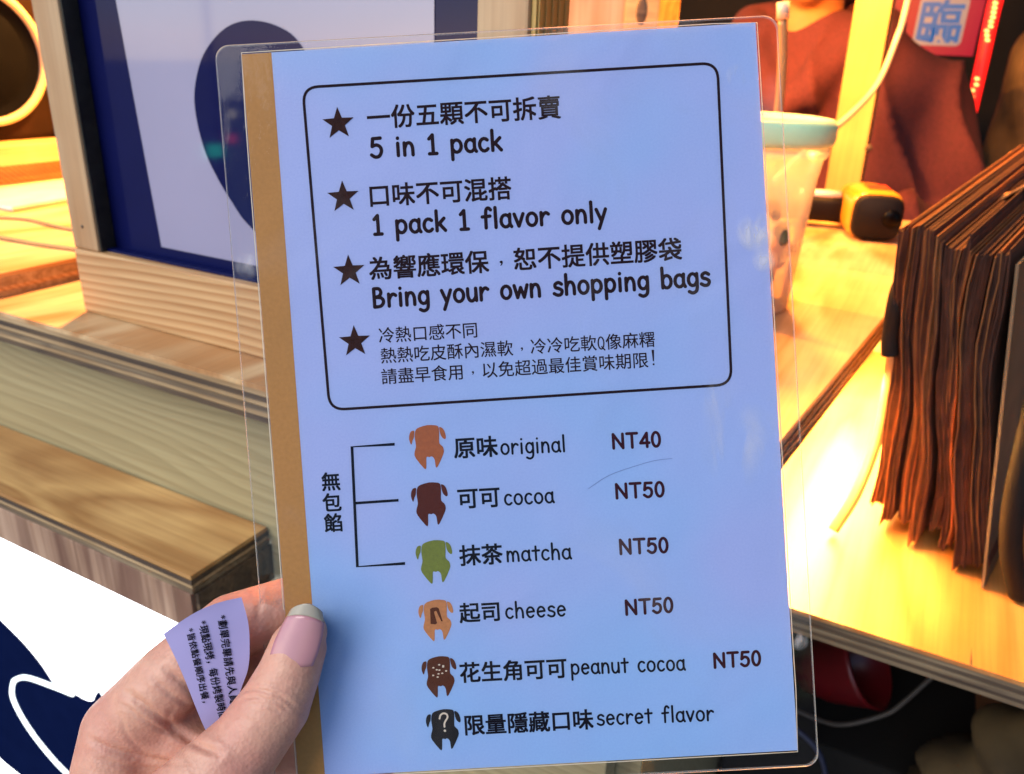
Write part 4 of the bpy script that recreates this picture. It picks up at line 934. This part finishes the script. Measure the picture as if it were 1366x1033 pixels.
# little roasted cake figures, seen from behind
BODY = [(672, 92), (695, 80), (740, 73), (780, 78), (803, 88), (806, 120), (804, 150), (803, 185), (820, 205), (826, 225), (822, 250), (785, 318), (773, 318), (770, 280), (762, 262), (750, 255), (742, 259), (730, 255), (722, 262), (718, 318), (705, 320), (662, 258), (655, 230), (662, 205), (667, 185), (664, 150), (664, 120)]
EARL = [(662, 97), (645, 98), (634, 115), (630, 140), (636, 168), (642, 173), (650, 150), (658, 135), (661, 115)]
EARR = [(809, 92), (826, 100), (838, 122), (843, 155), (835, 165), (820, 152), (812, 132), (809, 112)]
for i, ((x, y), col) in enumerate(zip([(45.82, -115.95), (45.24, -132.78), (45.46, -149.89), (44.85, -167.28), (44.66, -184.17), (44.89, -200.08)], ('icon_orange', 'icon_cocoa', 'icon_green', 'icon_apricot', 'icon_brown', 'icon_black'))):
    k_ = 0.0507; sc_ = 1.0 if i < 3 else 0.955
    rot = math.radians(3.0)
    def cv(p):
        a = (p[0] - 736.5) * k_ * sc_; b_ = -(p[1] - 196) * k_ * sc_; return (x + a * math.cos(rot) + b_ * math.sin(rot) * -1 * -1 * 0 - b_ * 0 + 0.0, y + b_ + a * math.sin(rot))
    ic = flat('cake_icon', [cv(p) for p in sm2(BODY, 2, True)], 0.00006, col, th=0.00004)
    flat('ear', [cv(p) for p in sm2(EARL, 3, True)], 0.00006, col, ic, 0.00004)
    flat('ear', [cv(p) for p in sm2(EARR, 3, True)], 0.00006, col, ic, 0.00004)
    if i == 3: flat('cheese_mark', [cv((p[0] + 553, p[1] - 5)) for p in [(150, 130), (165, 124), (192, 124), (203, 132), (222, 215), (213, 213), (186, 145), (172, 150), (187, 222), (175, 228), (147, 222)]], 0.00012, 'icon_brown', ic, 0.00003)
    if i == 4:
        for p in [(168, 467), (205, 453), (228, 468), (187, 482), (204, 486), (244, 495), (163, 514), (197, 508), (220, 507), (190, 527), (228, 462)]:
            a0 = random.uniform(0, 3); c = cv((p[0] + 535, p[1] - 328))
            flat('peanut_bit', [(c[0] + (.28 + .14 * (k % 2)) * math.cos(a0 + k * 1.05), c[1] + (.24) * math.sin(a0 + k * 1.05)) for k in range(6)], 0.00012, 'icon_cream', ic, 0.00003)
    if i == 5:
        V = []; F = []
        qs = [cv(p) for p in [(715, 128), (722, 108), (740, 98), (760, 106), (764, 126), (748, 150), (742, 165), (742, 182)]]
        stroke_geo([(q.x, q.y) for q in smooth_path([(a, b_, 0) for a, b_ in qs], 4)], 0.26, 0.03, V, F, 0.12)
        stroke_geo([cv((742, 206)), cv((743, 207))], 0.34, 0.03, V, F, 0.12)
        o = mesh_obj('question_mark', [(a * mm, b_ * mm, c * mm) for a, b_, c in V], F, 'icon_cream', ic); fix_normals(o)

# ------------------------------------------------------------------ hand
NRM = MW[:, 2]; DPL = float((TW - CAM) @ NRM)        # signed plane distance (negative: camera in front)
def H(px, py, off):
    """point seen at photo pixel (px, py), off mm in front of the card's plane: used to measure the hand's joints once"""
    d = CR @ np.array([px - 683.0, py - 516.5, 1072.0]); t_ = DPL / (d @ NRM)
    return CAM + d * t_ * (abs(DPL) - off * mm) / abs(DPL)
def hc(*pts): return [(H(a, b_, o_), r_ * mm) for a, b_, o_, r_ in pts]
thumb = [hc((405, 845, 7.2, 6.6), (397, 866, 8.2, 8.1), (385, 900, 9.4, 8.8), (366, 942, 11, 10.0), (330, 992, 13, 10.6), (280, 1052, 16, 13.5), (200, 1150, 20, 19), (120, 1290, 20, 25))]
rest = [hc((520, 838, -9, 6.5), (470, 812, -9.5, 7.6), (395, 806, -9.5, 8.8), (310, 836, -4, 9.8), (228, 906, 0, 10.6), (162, 974, -2, 11.4), (152, 1050, 0, 13), (130, 1290, 6, 24)),
        hc((200, 965, -3, 9.5), (262, 1000, -3, 9), (300, 1040, 2, 11)),
        hc((300, 880, -12, 8), (240, 960, -10, 11), (200, 1060, -6, 14)),
        hc((560, 900, -9, 6.8), (500, 872, -10, 8.0), (410, 862, -12, 9.2), (310, 890, -17, 9.8), (200, 990, -18, 11.5), (170, 1130, -12, 16)),
        hc((550, 965, -9, 6.6), (490, 938, -10, 7.8), (410, 930, -14, 9.0), (310, 950, -26, 9.8), (210, 1040, -30, 11.5), (180, 1170, -20, 18)),
        hc((500, 1030, -8, 5.8), (450, 1005, -10, 6.8), (390, 1000, -18, 8.0), (310, 1020, -34, 8.8), (230, 1090, -38, 10.5), (190, 1210, -24, 18)),
        hc((130, 1290, 4, 26), (170, 1300, -12, 26), (60, 1700, -6, 30), (0, 2300, -10, 36))]
CREASE = [  # (pixel polyline, depth mm, half width px)
    ([(222, 893), (240, 908), (262, 926)], 0.75, 4), ([(172, 926), (196, 945), (222, 965), (262, 993), (292, 1005)], 0.95, 4.5), ([(166, 940), (190, 958), (212, 972), (232, 980)], 0.5, 3),
    ([(205, 905), (225, 925), (252, 942)], 0.4, 3), ([(120, 985), (150, 1000), (200, 1012), (240, 1020)], 0.45, 3.5), ([(130, 1012), (165, 1022), (200, 1026)], 0.35, 3),
    ([(160, 955), (172, 985), (196, 1006)], 0.35, 3), ([(232, 940), (225, 960), (236, 985)], 0.3, 3),
    ([(318, 928), (330, 921), (348, 921), (368, 927), (386, 938), (397, 951)], 0.42, 2.4), ([(320, 935), (338, 929), (358, 934), (376, 941), (392, 956)], 0.38, 2.2), ([(326, 944), (345, 939), (362, 944), (380, 954)], 0.28, 2.0),
    ([(334, 914), (350, 912), (368, 917), (384, 926)], 0.25, 2.0), ([(300, 952), (320, 957), (345, 968)], 0.15, 3),
    ([(345, 772), (346, 800), (343, 835)], 0.35, 4), ([(338, 775), (336, 800)], 0.2, 3), ([(110, 965), (128, 950), (140, 952)], 0.25, 4)]
def project(P):
    q = (P - CAM) @ CR; return 683 + 1072 * q[:, 0] / q[:, 2], 516.5 + 1072 * q[:, 1] / q[:, 2]
def skin_disp(P, g):
    X, Y = project(P); d = np.zeros(len(P)); facing = np.clip(((CAM - P) / np.linalg.norm(CAM - P, axis=1, keepdims=True) * g).sum(1) * 2, 0, 1)
    for pl_, dep, w in CREASE:
        pts = smooth_path([(a, b_, 0) for a, b_ in pl_], 4); best = np.full(len(P), 1e9)
        for a, b_ in zip(pts[:-1], pts[1:]):
            bx, by = b_.x - a.x, b_.y - a.y; h = np.clip(((X - a.x) * bx + (Y - a.y) * by) / (bx * bx + by * by + 1e-9), 0, 1)
            best = np.minimum(best, np.hypot(X - a.x - h * bx, Y - a.y - h * by))
        e0 = np.hypot(X - pts[0].x, Y - pts[0].y); e1 = np.hypot(X - pts[-1].x, Y - pts[-1].y); fade = np.clip(np.minimum(e0, e1) / 14, 0.15, 1)
        d -= dep * mm * np.exp(-(best / w) ** 2) * fade; d += dep * 0.35 * mm * np.exp(-((best - 2.4 * w) / (1.6 * w)) ** 2)
    # nail groove
    nx, ny = (X - 394) , (Y - 850)
    nz_ = 0.12 * mm * (np.sin(X * .21 + np.sin(Y * .13) * 2) * np.sin(Y * .17)) * 0.35
    return (d + nz_) * facing
hand = thing('hand', 'left hand with a long natural thumbnail gripping the menu card from the left', 'hand')
K_H = 0.0034
sk = sdf_body('skin', thumb + rest, K_H, 0.00075, 'skin', hand, skin_disp)

# thumbnail: bed and free edge
def nail_surface(name, vs0, vs1, mat, parent, lift):
    # left and right sides of the nail in photo pixels, from the cuticle (0) to the free edge (1)
    Lp = [(361, 874), (367, 855), (376, 836), (384, 822), (389, 813)]; Rp = [(417, 888), (425, 868), (430, 848), (432, 830), (429, 817)]
    def at(Pl, s):
        s = s * (len(Pl) - 1); i = min(int(s), len(Pl) - 2); f_ = s - i; return (Pl[i][0] * (1 - f_) + Pl[i + 1][0] * f_, Pl[i][1] * (1 - f_) + Pl[i + 1][1] * f_)
    nu, nv = 16, 12; V = []; F = []
    for a in range(nv + 1):
        s = vs0 + (vs1 - vs0) * a / nv
        l = at(Lp, s); r_ = at(Rp, s)
        for b_ in range(nu + 1):
            u = b_ / nu; w = 2 * u - 1
            bow = (1 - w * w)
            x = l[0] * (1 - u) + r_[0] * u; y = l[1] * (1 - u) + r_[1] * u
            y += (7 * bow * (1 - s) - 9.5 * bow * s); x += -3.0 * bow * (1 - s) + 1.5 * bow * s
            off = 10.4 + 5.3 * math.sqrt(max(0, 1 - (0.80 * w) ** 2)) + lift - 1.2 * s
            V.append(H(x, y, off))
    for a in range(nv):
        for b_ in range(nu): F.append((a * (nu + 1) + b_, a * (nu + 1) + b_ + 1, (a + 1) * (nu + 1) + b_ + 1, (a + 1) * (nu + 1) + b_))
    o = mesh_obj(name, V, F, mat, parent, True); md = o.modifiers.new('s', 'SOLIDIFY'); md.thickness = 0.0006; md.offset = 0; return o
nl = nail_surface('fingernail', 0.0, 0.74, 'nail_pink', hand, 0.5)
nail_surface('nail_tip', 0.74, 1.0, 'nail_tip', nl, 0.5)

# ------------------------------------------------------------------ order slip between thumb and finger
def at_pl(Pl, s):
    s = s * (len(Pl) - 1); i = min(int(s), len(Pl) - 2); f_ = s - i; return (Pl[i][0] * (1 - f_) + Pl[i + 1][0] * f_, Pl[i][1] * (1 - f_) + Pl[i + 1][1] * f_)
LP = [(q.x, q.y) for q in smooth_path([(218, 846, 0), (233, 876, 0), (247, 908, 0), (262, 946, 0), (276, 978, 0), (290, 1000, 0)], 4)]
RP = [(q.x, q.y) for q in smooth_path([(322, 797, 0), (331, 830, 0), (333, 862, 0), (331, 892, 0), (322, 918, 0), (314, 945, 0)], 4)]
SH = {}
def slip_off(x, y):
    s = max(0.0, (x - 225) * 0.55 + (y - 840) * 0.85)
    off = 13.5 - 0.062 * s + 1.0 * math.sin((x - 218) / 26) * 0.6
    return off
def lifted(x, y):
    off = slip_off(x, y)
    for k in range(60):
        p = H(x, y, off)[None, :]
        if sd_body(p, rest, K_H)[0] > 0.0005: break
        off += 0.3
    return off
nu, nv = 22, 26; GRID = np.zeros((nv + 1, nu + 1)); XY = np.zeros((nv + 1, nu + 1, 2))
for a in range(nv + 1):
    for b_ in range(nu + 1):
        s = a / nv; u = b_ / nu; l = at_pl(LP, s); r_ = at_pl(RP, s)
        x = l[0] * (1 - u) + r_[0] * u; y = l[1] * (1 - u) + r_[1] * u - 9 * math.sin(math.pi * u) * (1 - s)
        XY[a, b_] = (x, y); GRID[a, b_] = lifted(x, y)
for _ in range(6):
    G2 = GRID.copy(); G2[1:-1, 1:-1] = (GRID[:-2, 1:-1] + GRID[2:, 1:-1] + GRID[1:-1, :-2] + GRID[1:-1, 2:]) / 4; GRID = np.maximum(GRID - 0.15, G2)
V = [H(*XY[a, b_], GRID[a, b_]) for a in range(nv + 1) for b_ in range(nu + 1)]
F = [(a * (nu + 1) + b_, (a + 1) * (nu + 1) + b_, (a + 1) * (nu + 1) + b_ + 1, a * (nu + 1) + b_ + 1) for a in range(nv) for b_ in range(nu)]
slip = thing('order_slip', 'small torn lavender paper slip with printed Chinese lines tucked behind the thumb', 'paper slip')
o = mesh_obj('paper', V, F, 'receipt_paper', slip, True)
XYf = XY.reshape(-1, 2); Gf = GRID.reshape(-1)
def goff(x, y):
    d = np.hypot(XYf[:, 0] - x, XYf[:, 1] - y); idx = np.argsort(d)[:6]; w = 1 / (d[idx] + 0.3) ** 1.5; return float((Gf[idx] * w).sum() / w.sum())
for s, (x0, y0), (x1, y1), em in (('*劃單完畢請先與人員', (289, 822), (306, 940), 13.5), ('*現點現烤，每份烤製時間', (263, 830), (292, 962), 13.5), ('*皆依點餐順序出餐，', (247, 840), (271, 946), 11.5)):
    d = np.array([x1 - x0, y1 - y0], float); Ln = np.linalg.norm(d); d /= Ln; up = np.array([d[1], -d[0]])
    V = []; F = []; n_ = len(s) - 0.5; adv = Ln / n_; x = 0
    for ch in s:
        v, f = text_data(ch, res=2)
        for k2, ox_ in enumerate((-.022, .022)):
            base = len(V)
            for a in v:
                q = np.array([x0, y0]) + d * (x + (a[0] * CJK_K + ox_) * adv) + up * ((a[1] * CJK_K + ox_ * .6) * em + 1.5)
                V.append(H(q[0], q[1], goff(q[0], q[1]) + 0.25 + 0.02 * k2))
            F += [tuple(base + i for i in p) for p in f]
        x += adv * (0.5 if ch == '*' else 1)
    mesh_obj('lettering', V, F, 'ink_black', slip)
